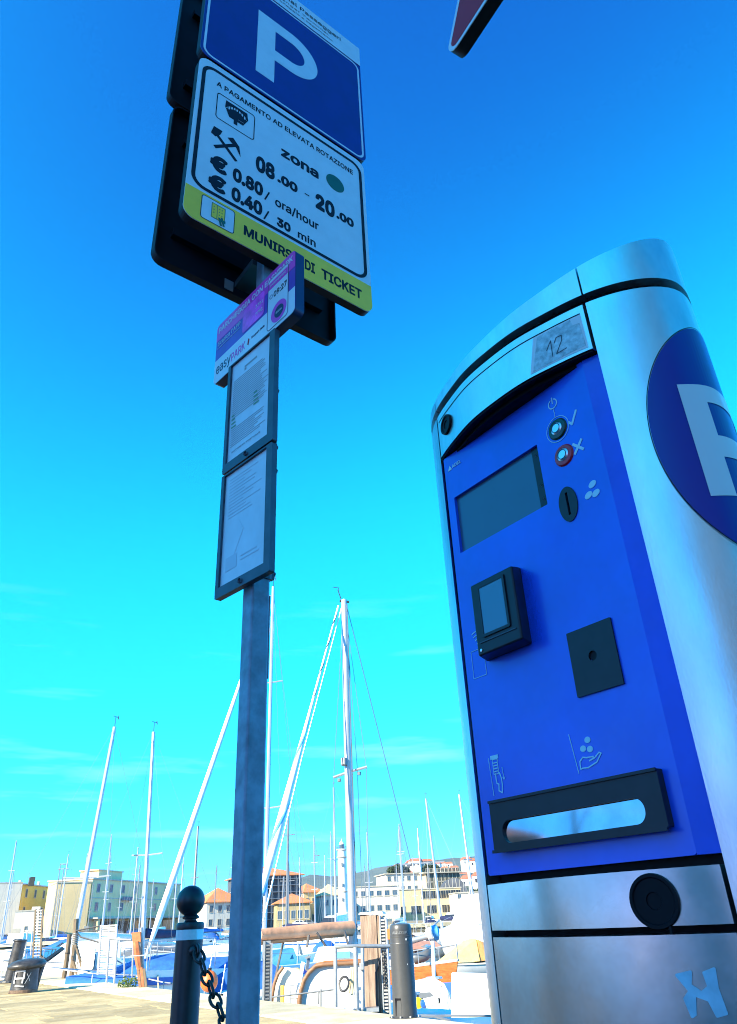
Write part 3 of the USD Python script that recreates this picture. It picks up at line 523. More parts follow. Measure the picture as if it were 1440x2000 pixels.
part('paved_ground', qbox(-120, 90, -120, 1.895, -0.5, -0.002), 'asphalt', quay)
rg = random.Random(11)
t = -33.0; nsl = 0
while t < 3.0:
    w = rg.uniform(0.42, 0.62); s = 1.9; w = min(w, 3.0 - t + 0.3)
    s -= rg.uniform(0, 0.9)
    while s < S_IN - 0.03:
        L = rg.uniform(0.8, 1.7); e = min(s + L, S_IN - 0.012); b = max(s, 1.9)
        if e - b > 0.12:
            dz = rg.uniform(-0.003, 0.001)
            part('flagstone', qbox(t + 0.009, t + w - 0.009, b + 0.003, e - 0.003, -0.06, dz, 0.004), 'flagstone', quay); nsl += 1
        s = e if e > s + 0.05 else s + L
        if e >= S_IN - 0.02: break
    t += w
t = -34.0
while t < 6.0:
    L = rg.uniform(1.3, 1.9)
    part('kerbstone', qbox(t + 0.005, t + L - 0.005, S_IN, S_OUT, -0.5, 0.012 + rg.uniform(-0.004, 0.004), 0.02), 'kerbstone', quay); t += L
part('quay_face', qbox(-60, 40, S_OUT - 0.10, S_OUT - 0.03, -3.0, -0.05), 'quay_stone', quay)
sea = tag(part('harbour_water', poly_prism(Polygon([Q(-600, S_OUT - 0.5), Q(300, S_OUT - 0.5), Q(300, 700), Q(-600, 700)]), WZ - 0.5, WZ), 'water'), 'calm dark harbour water between the boats', None, None, 'structure')
part_ground = tag(part('terrain', poly_prism(Polygon([(-9000, -9000), (9000, -9000), (9000, 9000), (-9000, 9000)]), -8.0, -6.0), 'far_ground'), 'land under the harbour and the town', None, None, 'structure')

# ------------------------------------------------------------------ house block behind the photographer (casts the shade; mirrored in the machine)
def block(name, label, c, ang, W, Dp, H, wallm, floors, cols, roofm='roof_tile', z0=0.0, hip=1.6, over=0.4, winw=1.1, winh=1.7, wm='window_dark', sides=(1,), group=None, doors=None, gap=None, trimz=None, flat=False, winset=None, base=0.0):
    """A town house: its front faces local -y. Each window is a part with frame and panes set in a real recess."""
    t = thing(name, label, 'building', (c[0], c[1], z0), ang, group)
    part('wall', bx(-W / 2, W / 2, 0, Dp, -7.0 if base == 0 else base, H), wallm, t)
    if flat: part('parapet', [plateb for plateb in (bx(-W / 2 - over, W / 2 + over, -over, Dp + over, H + 0.004, H + 0.35),)], 'stone_trim', t)
    else:
        o = over; v = [(-W / 2 - o, -o, H), (W / 2 + o, -o, H), (W / 2 + o, Dp + o, H), (-W / 2 - o, Dp + o, H), (-W / 2 + min(W / 2 - 0.1, Dp / 2), Dp / 2, H + hip), (W / 2 - min(W / 2 - 0.1, Dp / 2), Dp / 2, H + hip)]
        part('roof', trimesh.convex.convex_hull(np.vstack([np.array(v) + [0, 0, 0.25], np.array(v[:4]) + [0, 0, 0.005]])), roofm, t)
    fh = H / floors
    for f in range(floors):
        for k in range(cols):
            if winset and not winset(f, k): continue
            x = -W / 2 + W * (k + 0.5) / cols; z = f * fh + fh * 0.34
            part('window', [plate(sbox(x - winw / 2 - 0.12, z - 0.12, x + winw / 2 + 0.12, z + winh + 0.12).difference(sbox(x - winw / 2, z, x + winw / 2, z + winh)), -0.08, -0.002), bx(x - winw / 2 - 0.2, x + winw / 2 + 0.2, -0.14, -0.002, z - 0.2, z - 0.13)], 'stone_trim', t)
            part('window_pane', [bx(x - winw / 2 + 0.01, x - 0.03, -0.02, -0.004, z + 0.01, z + winh - 0.01), bx(x + 0.03, x + winw / 2 - 0.01, -0.02, -0.004, z + 0.01, z + winh - 0.01)], wm, t)
    if trimz:
        for z in trimz: part('string_course', bx(-W / 2 - 0.05, W / 2 + 0.05, -0.10, -0.002, z, z + 0.25), 'stone_trim', t)
    return t
cb = np.array([-16.0, -14.0]) + np.array([0.694, -0.72]) * -0.2 - np.array([0.72, 0.694]) * 1.0
block('town_house', 'tall narrow grey plaster house behind the viewer across the quay road', cb, 180 - math.degrees(math.atan2(0.72, 0.694)), 8.4, 9, 17.0, 'plaster_grey', 5, 3)
block('town_house', 'low warm plaster house mirrored in the coin tray window', (-40, 10.2), 90, 10, 8, 7.2, 'plaster_warm', 2, 4)
block('town_house', 'long grey plaster house down the road behind the parking signs', (15.0, -17.0), 139.0, 28, 9, 9.5, 'plaster_grey', 3, 9)
def bare_tree(loc, label, h=7.0, seed=1):
    t = thing('bare_tree', label, 'tree', loc); r_ = random.Random(seed); ms = []
    def grow(p, d, L, r, k):
        e = p + d * L; ms.append(tube([p, (p + e) / 2 + np.array([r_.uniform(-1, 1), r_.uniform(-1, 1), 0]) * L * 0.04, e], r, 5, cap=False, taper=r * 0.62))
        if k == 0: return
        for _ in range(3 if k > 1 else 2):
            nd = d + np.array([r_.uniform(-1, 1), r_.uniform(-1, 1), r_.uniform(-0.2, 0.7)]) * 0.75; nd /= np.linalg.norm(nd); grow(e, nd, L * r_.uniform(0.6, 0.8), r * 0.6, k - 1)
    part('trunk', tube([(0, 0, -0.3), (0.05, 0, h * 0.16), (0, 0.05, h * 0.3)], 0.16, 8, taper=0.11), 'pile_dark', t)
    grow(np.array([0, 0.05, h * 0.3]), np.array([0.05, 0, 1.0]), h * 0.22, 0.10, 4); part('crown', ms, 'pile_dark', t); return t
bare_tree((-30.0, 2.6, 0), 'bare winter tree on the road side, mirrored in the tray', 11, 4)
bare_tree((-33.5, -1.6, 0), 'second bare winter tree farther along the road side', 12, 9)

# ------------------------------------------------------------------ triangular warning sign overhead
ts_o = atz(870, 126, 2.72)
tw = thing('warning_sign', 'red bordered triangular traffic sign overhead, only its lower corner in view', 'sign', tuple(ts_o), -57.0)
tri = affinity.rotate(Polygon([(0, 0), (0.6, 0), (0.3, 0.52)]), 4.0, origin=(0, 0)).buffer(-0.030).buffer(0.030, quad_segs=8)
part('back_tray', [plate(tri.buffer(-0.001), 0.003, 0.006), plate(tri.difference(tri.buffer(-0.003)), 0.001, 0.032)], 'sign_back', tw)
part('face', plate(tri, -0.001, 0.0008), 'sign_white', tw)
part('red_border', plate(tri.buffer(-0.011).difference(tri.buffer(-0.085)), -0.0018, -0.0012), 'sign_red', tw)
Rm = TF.rotation_matrix(math.radians(57.0), [0, 0, 1])
def tw_l(p): return (Rm @ np.r_[np.asarray(p, float) - ts_o, 1])[:3]
part('support_arm', beam(tw_l(ts_o + [0.20, -0.20, 0.30]), tw_l((1.62, 1.15, ts_o[2] + 0.30)), 0.04, 0.04), 'galvanised', tw)
part('post', cyl(tw_l((1.65, 1.17, 0)), tw_l((1.65, 1.17, ts_o[2] + 0.4)), 0.03, 16), 'galvanised', tw)

# ------------------------------------------------------------------ bollards and chain
BL = (-1.055, 4.5, 0.0)
bb = thing('ball_bollard', 'black bollard with a ball top and pale reflective band', 'bollard', BL, 0)
prof = [(0.0, 0.0), (0.11, 0.0), (0.11, 0.03), (0.085, 0.05), (0.072, 0.09), (0.0705, 0.905)]
part('shaft', lathe(prof + [(0.0705, 0.955), (0.072, 0.958), (0.0735, 0.975), (0.068, 0.985), (0.036, 0.988), (0.03, 0.995), (0.03, 1.0), (0.043, 1.003), (0.045, 1.012), (0.032, 1.022), (0.030, 1.03), (0.0, 1.03)], 40), 'bollard_paint', bb, smooth=35)
ball = trimesh.creation.icosphere(4, 0.0745); ball.apply_translation((-0.006, 0, 1.088)); part('ball', ball, 'bollard_paint', bb, smooth=True)
part('reflective_band', lathe([(0.0708, 0.905), (0.0718, 0.9055), (0.0718, 0.951), (0.0708, 0.952)], 40), 'band_white', bb, smooth=35)
def torus(R, r, c, ax, n=18, m=8, sx_=1.0):
    th = np.linspace(0, 2 * math.pi, n, endpoint=False); ps = np.stack([R * sx_ * np.cos(th), R * np.sin(th), 0 * th], 1); ps = np.vstack([ps, ps[:2]])
    mm = tube(ps, r, m, cap=False); mm.apply_transform(trimesh.geometry.align_vectors([0, 0, 1], ax)); mm.apply_translation(c); return mm
ce = np.array([0.8, 2.05, 0.0])
dch = ce - np.array(BL); dch /= np.linalg.norm(dch); nrm = np.cross(dch, [0, 0, 1])
lug = np.array(dch) * 0.085
part('eyelet', [hull_of([((*(dch[:2] * 0.066), 0.855), 0.030), ((*(dch[:2] * 0.078), 0.855), 0.020)]), torus(0.026, 0.009, (*(dch[:2] * 0.097), 0.855), nrm)], 'bollard_paint', bb, smooth=30)
copy_of(bb, 'ball_bollard', ce, 180 - 0, label='black ball bollard hidden behind the ticket machine', group=None)
ch_ = thing('bollard_chain', 'rusty iron chain hanging from the ball bollard', 'chain', (BL[0], BL[1], 0))
p0 = dch * 0.118 + np.array([0, 0, 0.845]); p1 = (ce - np.array(BL)) - dch * 0.118 + np.array([0, 0, 0.845]); span = np.linalg.norm((p1 - p0)[:2])
xs = np.linspace(0, 1, 400); cur = p0 + (p1 - p0) * xs[:, None]; cur[:, 2] -= 0.72 * 4 * xs * (1 - xs) * 0.92
arc = np.r_[0, np.cumsum(np.linalg.norm(np.diff(cur, axis=0), axis=1))]; pitch = 0.070; k = 0
for a in np.arange(0.02, arc[-1] - 0.02, pitch):
    c = np.array([np.interp(a, arc, cur[:, i]) for i in range(3)]); c2 = np.array([np.interp(a + 0.01, arc, cur[:, i]) for i in range(3)]); d = (c2 - c) / np.linalg.norm(c2 - c)
    sd = nrm if k % 2 == 0 else np.cross(d, nrm); sd = sd + 0.25 * np.cross(d, sd); sd -= d * (sd @ d); sd /= np.linalg.norm(sd)
    th = np.linspace(0, 2 * math.pi, 15)[:-1]; ring = np.stack([c + d * (0.030 * np.sign(np.cos(x)) * abs(np.cos(x)) ** 0.8 + 0.014 * np.cos(x)) + sd * 0.025 * np.sin(x) for x in th]); ring = np.vstack([ring, ring[:2]])
    part('chain_link', tube(ring, 0.0075, 6, cap=False), 'chain_iron', ch_, smooth=True); k += 1
pb = atz(792, 1987, 0.012)
cbx = thing('cap_bollard', 'grey steel bollard with domed cap and hatch on the quay edge', 'bollard', tuple(pb))
TH = 0.905
part('tube', lathe([(0, 0.006), (0.133, 0.006), (0.1335, 0.21), (0.1315, 0.214), (0.129, 0.70), (0.1295, 0.702), (0.127, 0.71), (0.126, 0.765), (0.128, 0.768), (0.128, 0.778), (0.124, 0.78)], 44), 'bollard_grey', cbx, smooth=30)
part('cap', lathe([(0.124, 0.7805), (0.1245, 0.84), (0.120, 0.872), (0.110, 0.890), (0.085, 0.899), (0.0, 0.905)], 44), 'bollard_grey', cbx, smooth=40)
part('flange', lathe([(0, 0.0), (0.175, 0.0), (0.175, 0.006), (0.134, 0.0065)], 44), 'bollard_grey', cbx)
for a in (200, 290, 340, 250): part('anchor_bolt', cyl((0.156 * math.cos(math.radians(a)), 0.156 * math.sin(math.radians(a)), 0.006), (0.156 * math.cos(math.radians(a)), 0.156 * math.sin(math.radians(a)), 0.022), 0.010, 6), 'galv_rail', cbx)
def on_tube(poly, R, ang0):              # bend a flat shape (arc length, height) round the tube
    g = poly; x0, z0, x1, z1 = g.bounds; V, Fc, n = [], [], 0
    for a in np.arange(x0, x1, 0.01):
        for q in polys(g.intersection(sbox(a, z0, min(a + 0.01, x1), z1))):
            if q.area < 1e-9: continue
            v, f = trimesh.creation.triangulate_polygon(q, engine='earcut'); V.append(v); Fc.append(np.asarray(f) + n); n += len(v)
    v = np.vstack(V); f = np.vstack(Fc); th = ang0 + v[:, 0] / R; P3 = np.stack([R * np.cos(th), R * np.sin(th), v[:, 1]], 1)
    a, b, c = P3[f[:, 0]], P3[f[:, 1]], P3[f[:, 2]]; nn = np.cross(b - a, c - a); fl = (nn[:, :2] * ((a + b + c) / 3)[:, :2]).sum(1) < 0; f[fl] = f[fl][:, ::-1]; return trimesh.Trimesh(P3, f, process=False)
FA = math.radians(-92)
part('hatch_opening', on_tube(sbox(-0.115, 0.02, -0.035, 0.185), 0.1338, FA), 'machine_dark', cbx)
part('hatch_cover', on_tube(Polygon([(-0.103, 0.015), (-0.036, 0.015), (-0.038, 0.165), (-0.085, 0.162)]), 0.1350, FA), 'bollard_grey', cbx)
for (x, z, r) in ((0.062, 0.742, 0.011), (0.062, 0.50, 0.006)): part('rivet', on_tube(Point(x, z).buffer(r), 0.1312, FA), 'paint_mark', cbx)
_m = meshkit.text_mesh('AU.OSK', 1.0, 1.0, True); lo, hi = _m.bounds; v = (_m.vertices - lo) / (hi - lo); R_ = 0.1245 + 0.0022 * v[:, 2]; th = FA + (-0.105 + 0.19 * v[:, 0]) / 0.1245
part('embossed_lettering', trimesh.Trimesh(np.stack([R_ * np.cos(th), R_ * np.sin(th), 0.797 + 0.028 * v[:, 1]], 1), _m.faces, process=False), 'mast_grey', cbx)
# mooring bitt
pbt = atz(45, 1939, 0.0)
bt = thing('mooring_bitt', 'squat black iron mooring bitt with a mushroom head and paint marks', 'mooring bitt', (pbt[0], pbt[1], 0), 40)
part('body', lathe([(0, 0), (0.265, 0.0), (0.25, 0.10), (0.24, 0.30), (0.245, 0.42), (0, 0.43)], 36), 'iron_black', bt, smooth=40)
hd = lathe([(0.235, 0.40), (0.315, 0.425), (0.34, 0.46), (0.33, 0.50), (0.28, 0.545), (0.18, 0.575), (0, 0.59)], 40); hv = hd.vertices.copy(); hv[:, 0] *= 1.08; hv[:, 2] += 0.06 * hv[:, 0]; hd.vertices = hv
part('head', hd, 'iron_black', bt, smooth=50)
part('horn', tube([(0.22, 0.08, 0.02), (0.26, 0.06, 0.25), (0.31, 0.04, 0.45)], 0.08, 10, taper=0.06), 'iron_black', bt, smooth=True)
part('rust_collar', lathe([(0.267, 0.0), (0.275, 0.0), (0.262, 0.05), (0.257, 0.055)], 36), 'rust_stain', bt)
F2 = math.radians(-90 - 40)
for pl_ in (outline(sbox(-0.12, 0.24, 0.09, 0.39), 0.028), sbox(-0.13, 0.17, -0.10, 0.25), bar((-0.08, 0.13), (0.10, 0.115), 0.022), bar((0.06, 0.17), (0.06, 0.25), 0.028)): part('graffiti_mark', on_tube(pl_, 0.262, F2), 'paint_mark', bt)
for pl_ in (bar((0.13, 0.33), (0.20, 0.20), 0.008), bar((0.20, 0.34), (0.11, 0.16), 0.008)): part('scratch', on_tube(pl_, 0.262, F2), 'paint_mark', bt)
hb = at(26, 1880, 21.5)
cb2 = thing('leaning_bollard', 'plain dark iron post standing behind the mooring bitt', 'bollard', (hb[0], hb[1], 0))
part('post', tube([(0, 0, -0.1), (0.05, 0, 0.5), (0.09, 0, 0.93)], 0.165, 18, taper=0.15), 'iron_black', cb2, smooth=40)
part('collar', torus(0.155, 0.02, (0.085, 0, 0.9), (0.05, 0, 1.0)), 'iron_black', cb2, smooth=True)
part('foot', lathe([(0, 0.01), (0.27, 0.01), (0.25, 0.05), (0.17, 0.06)], 20), 'iron_black', cb2)

# ------------------------------------------------------------------ boats
def hull_mesh(L, B, H, fine=2.2, stern=0.8, sheer=0.28, draft=0.35, nst=14, flare=0.86, tumble=1.0):
    """Lofted hull with deck: bow at +x, waterline z = 0, deck height H amidships rising to the bow."""
    ts = np.linspace(0, 1, nst); rows = []
    for t_ in ts:
        b = B / 2 * (stern + (1 - stern) * math.sin(min(1, t_ / 0.45) * math.pi / 2)) if t_ < 0.45 else B / 2 * max(0.012, 1 - ((t_ - 0.45) / 0.55) ** fine)
        zt = H * (1 + sheer * max(0, t_ - 0.25) ** 2 * 1.8 + 0.05 * (1 - t_)); kz = -draft * (1 - max(0, t_ - 0.7) ** 2 * 8) if t_ > 0.7 else -draft
        kz = max(kz, -draft); xo = 0.0 if t_ < 0.9 else 0
        prof = [(0, kz), (0.55 * flare, kz * 0.75), (0.88 * flare, -0.02 * H), (flare + 0.04, 0.3 * zt), (0.98, 0.72 * zt), (1.0 * tumble, zt)]
        x = -L / 2 + L * t_
        rows.append([(x + 0.10 * L * max(0, t_ - 0.8) * 5 * (z / max(zt, 1e-6)) * 0.5, b * w, z) for w, z in prof])
    V, F = [], []; m = len(rows[0])
    for r in rows:
        for p in r: V.append(p)
    n0 = len(V)
    for r in rows:
        for (x, y, z) in r: V.append((x, -y, z))
    for i in range(nst - 1):
        for j in range(m - 1):
            a, b, c, d = i * m + j, i * m + j + 1, (i + 1) * m + j + 1, (i + 1) * m + j
            F += [[a, b, c], [a, c, d]]; a, b, c, d = (n0 + q for q in (a, b, c, d)); F += [[a, c, b], [a, d, c]]
        a, b = i * m + m - 1, (i + 1) * m + m - 1; F += [[a, n0 + a, n0 + b], [a, n0 + b, b]]
    for j in range(m - 1): F += [[j, n0 + j, n0 + j + 1], [j, n0 + j + 1, j + 1]]
    e = (nst - 1) * m
    for j in range(m - 1): F += [[e + j, e + j + 1, n0 + e + j + 1], [e + j, n0 + e + j + 1, n0 + e + j]]
    msh = trimesh.Trimesh(np.array(V), np.array(F), process=False); msh.fix_normals() if False else None
    top = np.array([r[-1] for r in rows]); return msh, top
def rail_tube(top, r, dz=0.0, inset=1.0, n=5, t0=0):
    tp = top[t0:] * [1, inset, 1] + [0, 0, dz]; return [tube(tp, r, n), tube(tp * [1, -1, 1], r, n)]
def stripe(top, frac0, frac1, off=0.006):
    out = []
    for s in (1, -1):
        a = top * [1, s, 1]; lo, hi = a.copy(), a.copy(); lo[:, 2] *= frac0; hi[:, 2] *= frac1
        k = 0.985; lo[:, 1] *= k; lo[:, 1] += s * off * 1.5; hi[:, 1] += s * off
        n = len(a); V = np.vstack([lo, hi]); F = []
        for i in range(n - 1):
            F += [[i, i + 1, n + i + 1], [i, n + i + 1, n + i]] if s < 0 else [[i, n + i + 1, i + 1], [i, n + i, n + i + 1]]
        out.append(trimesh.Trimesh(V, F, process=False))
    return trimesh.util.concatenate(out)
def cabin_mesh(x0, x1, w, z0, h, rake=0.35, tuck=0.86):
    V = [(x0, -w, z0), (x1, -w * 0.8, z0), (x1, w * 0.8, z0), (x0, w, z0), (x0 + 0.08, -w * tuck, z0 + h), (x1 - h * (1 + rake), -w * 0.62 * tuck, z0 + h * 0.92), (x1 - h * (1 + rake), w * 0.62 * tuck, z0 + h * 0.92), (x0 + 0.08, w * tuck, z0 + h)]
    return trimesh.convex.convex_hull(np.array(V))
def side_windows(x0, x1, w, z0, h, n, rake=0.35, tuck=0.86):
    out = []
    for s in (1, -1):
        for k in range(n):
            a = x0 + (x1 - h * 1.4 - x0) * (k + 0.25) / n; b = x0 + (x1 - h * 1.4 - x0) * (k + 0.8) / n
            def wy(x, z):
                f = (x - x0) / (x1 - x0); base = w * (1 - 0.2 * f); topw = w * tuck * (1 - 0.38 * min(1, (x - x0) / max(0.1, (x1 - h * 1.35 - x0)))); g = (z - z0) / h; return base * (1 - g) + topw * g + 0.012
            P4 = [(a, s * wy(a, z0 + h * 0.35), z0 + h * 0.35), (b, s * wy(b, z0 + h * 0.35), z0 + h * 0.35), (b, s * wy(b, z0 + h * 0.72), z0 + h * 0.72), (a, s * wy(a, z0 + h * 0.72), z0 + h * 0.72)]
            P5 = [(x, y - s * 0.03, z) for x, y, z in P4]; out.append(trimesh.convex.convex_hull(np.array(P4 + P5)))
    return out
def sailboat(name, label, loc, rz, L=9.0, B=2.9, H=0.95, hullm='gelcoat', mast_base=None, mast_top=None, mast_r=0.07, mastm='mast_alloy', boomc='canvas_blue', boom=True, spreaders=(0.5,), furl=None, furl_r=0.06, group=None, stripem='hull_blue', wires=True, cabin=True, wire_r=0.0045, wirem='wire', backstay=True, sp_half=0.55, sp_ang=None, masthead=True, boom_len=0.36, boom_z=1.75, windows=3, detail=1):
    t = thing(name, label, 'sailing boat', (loc[0], loc[1], WZ), rz, group)
    hm, top = hull_mesh(L, B, H, nst=14 if detail else 8); part('hull', hm, hullm, t, smooth=40)
    if stripem: part('hull_stripe', stripe(top, 0.80, 0.90), stripem, t)
    if cabin:
        part('cabin', cabin_mesh(-0.10 * L, 0.27 * L, B * 0.33, H * 1.02, 0.42), 'gelcoat', t)
        if windows: [part('cabin_window', w_, 'tinted_glass', t) for w_ in side_windows(-0.10 * L, 0.27 * L, B * 0.33, H * 1.02, 0.42, windows)]
        part('cockpit_coaming', [bx(-0.42 * L, -0.11 * L, s * B * 0.30 - 0.05, s * B * 0.30 + 0.05, H * 1.0, H * 1.0 + 0.22) for s in (1, -1)], 'gelcoat', t)
    mb = np.array(mast_base if mast_base is not None else (0.08 * L, 0, H)); mt = np.array(mast_top if mast_top is not None else (0.06 * L, 0, L * 1.25))
    part('mast', tube([mb, mb * 0.5 + mt * 0.5, mt], mast_r, 8, taper=mast_r * 0.72), mastm, t, smooth=40)
    wr = []
    for f in spreaders:
        c = mb + (mt - mb) * f; sa = math.radians(90 if sp_ang is None else sp_ang); dv = np.array([math.cos(sa), math.sin(sa), 0]) * sp_half
        part('spreader', tube([c - dv + [0, 0, 0.03], c, c + dv + [0, 0, 0.03]], mast_r * 0.3, 5), mastm, t)
        if wires:
            for s in (1, -1): wr += [tube([mt - [0, 0, 0.1], c + dv * s, (mb[0] - 0.1, s * B * 0.46, H * 1.05)], wire_r, 4, cap=False)]
    if wires:
        wr += [tube([mt, (0.5 * L, 0, H * 1.28)], wire_r, 4, cap=False)] if furl is None else []
        if backstay: wr += [tube([mt, (-0.49 * L, 0, H)], wire_r, 4, cap=False)]
        if wr: part('rigging', wr, wirem, t)
    if furl is not None:
        f0 = np.array(furl if np.ndim(furl) else (0.5 * L, 0, H * 1.3)); part('furled_sail', tube([f0, f0 * 0.93 + mt * 0.07, f0 * 0.5 + mt * 0.5, f0 * 0.04 + mt * 0.96], np.array([0.3, 1.0, 0.85, 0.35]) * furl_r, 8), 'canvas_white', t, smooth=True)
    if boom:
        bz = mb[2] + boom_z - 0.9; c = mb + (mt - mb) * (boom_z - 0.9) / (mt - mb)[2]; e = c + np.array([-boom_len * L, 0, 0.05])
        part('boom', tube([c, e], 0.05, 6), mastm, t); part('sail_cover', tube([c + [-0.05, 0, 0.22], c * 0.7 + e * 0.3 + [0, 0, 0.16], e + [0.15, 0, 0.08]], np.array([0.15, 0.14, 0.08]), 8), boomc, t, smooth=True)
    if masthead:
        part('wind_vane', [tube([mt, mt + [0.02, 0.02, 0.35]], 0.012, 4), beam(mt + [-0.12, 0.02, 0.36], mt + [0.16, 0.02, 0.36], 0.015, 0.015), beam(mt + [-0.14, 0.02, 0.30], mt + [-0.10, 0.02, 0.42], 0.012, 0.03)], 'wire_dark', t)
    if detail:
        part('mooring_line', [tube([(0.5 * L, s * 0.1, H * 1.25), (0.5 * L + 0.8, s * 0.6, H * 0.8), (0.5 * L + 1.7, s * 1.1, 1.0)], 0.014, 5) for s in (1, -1)], 'canvas_tan', t)
        pts = [(0.36 * L, B * 0.22), (0.46 * L, B * 0.10), (0.53 * L, 0), (0.46 * L, -B * 0.10), (0.36 * L, -B * 0.22)]
        part('pulpit', [tube([(x, y, H * 1.25 + 0.55) for x, y in pts], 0.014, 5)] + [tube([(x, y, H * 1.18), (x, y, H * 1.25 + 0.55)], 0.012, 5) for x, y in pts], 'galv_rail', t)
        part('stern_rail', [tube([(-0.38 * L, B * 0.38, H + 0.6), (-0.49 * L, B * 0.33, H + 0.6), (-0.49 * L, -B * 0.33, H + 0.6), (-0.38 * L, -B * 0.38, H + 0.6)], 0.014, 5)] + [tube([(x, y, H), (x, y, H + 0.6)], 0.012, 5) for x, y in ((-0.38 * L, B * 0.38), (-0.49 * L, B * 0.33), (-0.49 * L, -B * 0.33), (-0.38 * L, -B * 0.38))], 'galv_rail', t)
        part('lifeline', [tube([(-0.38 * L, s * B * 0.42, H + z), (0.0, s * B * 0.46, H + z), (0.36 * L, s * B * 0.24, H * 1.2 + z)], 0.006, 4, cap=False) for s in (1, -1) for z in (0.3, 0.58)], 'wire', t)
        for s in (1, -1):
            for x in (-0.2, 0.02, 0.2): part('stanchion', tube([(x * L, s * B * 0.44 * (1 if x < 0.1 else 0.82), H), (x * L, s * B * 0.45 * (1 if x < 0.1 else 0.82), H + 0.6)], 0.012, 5), 'galv_rail', t)
            fz = part('fender', tube([(-0.1 * L, s * (B * 0.5 + 0.09), H * 0.9), (-0.1 * L, s * (B * 0.5 + 0.10), H * 0.8), (-0.1 * L, s * (B * 0.5 + 0.11), H * 0.35), (-0.1 * L, s * (B * 0.5 + 0.10), H * 0.22)], np.array([0.02, 0.09, 0.09, 0.03]), 8), 'fender_white', t, smooth=True)
    return t
def loc_in(t_loc, rz, p):                # world point into a thing's frame
    d = np.asarray(p, float) - np.array([t_loc[0], t_loc[1], WZ]); a = -math.radians(rz); return np.array([d[0] * math.cos(a) - d[1] * math.sin(a), d[0] * math.sin(a) + d[1] * math.cos(a), d[2]])
def boat_with_mast(label, base_uv, top_uv, D, rz, off=0.08, **k):
    """A boat whose mast stands at a surveyed place: foot and head read off the view at D metres ahead."""
    foot = at(*base_uv, D); head = at(*top_uv, D); L = k.get('L', 9.0); a = math.radians(rz)
    loc = (foot[0] - off * L * math.cos(a), foot[1] - off * L * math.sin(a)); H = k.get('H', 0.95)
    f = foot.copy(); f[2] = WZ + H; tt = (f[2] - foot[2]) / (head - foot)[2]; f[:2] = foot[:2] + (head - foot)[:2] * tt
    loc = (f[0] - off * L * math.cos(a), f[1] - off * L * math.sin(a))
    fu = k.pop('furl_to', None)
    if fu is not None: k['furl'] = loc_in(loc, rz, fu)
    return sailboat('sailing_boat', label, loc, rz, mast_base=loc_in(loc, rz, f), mast_top=loc_in(loc, rz, head), **k)
def motorboat(name, label, loc, rz, L=6.0, B=2.2, H=0.8, hullm='gelcoat', stripem=None, cab=(-0.1, 0.3, 0.75), cabm='gelcoat', glass=True, cover=None, group=None, screen=False, detail=1, outboard=False, cat='motorboat'):
    t = thing(name, label, cat, (loc[0], loc[1], WZ), rz, group)
    hm, top = hull_mesh(L, B, H, stern=0.9, nst=12, fine=2.6, sheer=0.35); part('hull', hm, hullm, t, smooth=40)
    if stripem: part('hull_stripe', stripe(top, 0.70, 0.86), stripem, t)
    part('rub_rail', rail_tube(top, 0.03, -0.02, 1.01), 'gelcoat_cream', t)
    if cab:
        x0, x1, h = cab[0] * L, cab[1] * L, cab[2]; part('cabin', cabin_mesh(x0, x1, B * 0.36, H * 1.0, h), cabm, t)
        if glass:
            for w_ in side_windows(x0, x1, B * 0.36, H * 1.0, h, 2): part('cabin_window', w_, 'tinted_glass', t)
            xr = x1 - h * 1.35; part('windscreen', trimesh.convex.convex_hull(np.array([(x1 - 0.30 * h, -B * 0.24, H + 0.30 * h), (x1 - 0.30 * h, B * 0.24, H + 0.30 * h), (xr + 0.22 * h, -B * 0.21, H + 0.80 * h), (xr + 0.22 * h, B * 0.21, H + 0.80 * h), (x1 - 0.22 * h, -B * 0.24, H + 0.32 * h), (x1 - 0.22 * h, B * 0.24, H + 0.32 * h), (xr + 0.30 * h, -B * 0.21, H + 0.84 * h), (xr + 0.30 * h, B * 0.21, H + 0.84 * h)])), 'tinted_glass', t)
    if cover:
        cm, x0, x1, h = cover; n = 7; V = []
        for i in range(n):
            x = (x0 + (x1 - x0) * i / (n - 1)) * L; w = B * 0.5 * (1 if x < 0.15 * L else max(0.15, 1 - ((x / L - 0.15) / 0.35) ** 2)); hh = h * (0.5 + 0.5 * math.sin(math.pi * (i + 0.6) / n)) * (1 + 0.08 * math.sin(i * 2.3))
            for j in range(7):
                a = math.pi * j / 6; V.append((x, w * 1.02 * math.cos(a), H * 1.02 + hh * math.sin(a) ** 0.8 - 0.06))
        F = []
        for i in range(n - 1):
            for j in range(6): a, b, c, d = i * 7 + j, i * 7 + j + 1, (i + 1) * 7 + j + 1, (i + 1) * 7 + j; F += [[a, b, c], [a, c, d]]
        for i0 in (0, (n - 1) * 7):
            for j in range(1, 6): F.append([i0, i0 + j, i0 + j + 1])
        part('cover', trimesh.Trimesh(np.array(V), np.array(F), process=False), cm, t, smooth=50)
    if outboard:
        part('outboard_motor', [rbox(-0.56 * L, -0.50 * L, -0.16, 0.16, H * 0.9, H * 0.9 + 0.5, 0.06), bx(-0.54 * L, -0.51 * L, -0.06, 0.06, -0.3, H * 0.95)], 'hull_navy', t)
    if detail:
        part('bow_rail', [tube([(0.05 * L, s * B * 0.46, H * 1.1 + 0.35), (0.30 * L, s * B * 0.34, H * 1.2 + 0.4), (0.48 * L, s * 0.06, H * 1.4 + 0.4)], 0.014, 5) for s in (1, -1)] + [tube([(x * L, s * y * B, H * 1.05), (x * L, s * y * B, H * 1.2 + 0.38)], 0.012, 5) for s in (1, -1) for x, y in ((0.05, 0.46), (0.30, 0.34))], 'galv_rail', t)
    return t
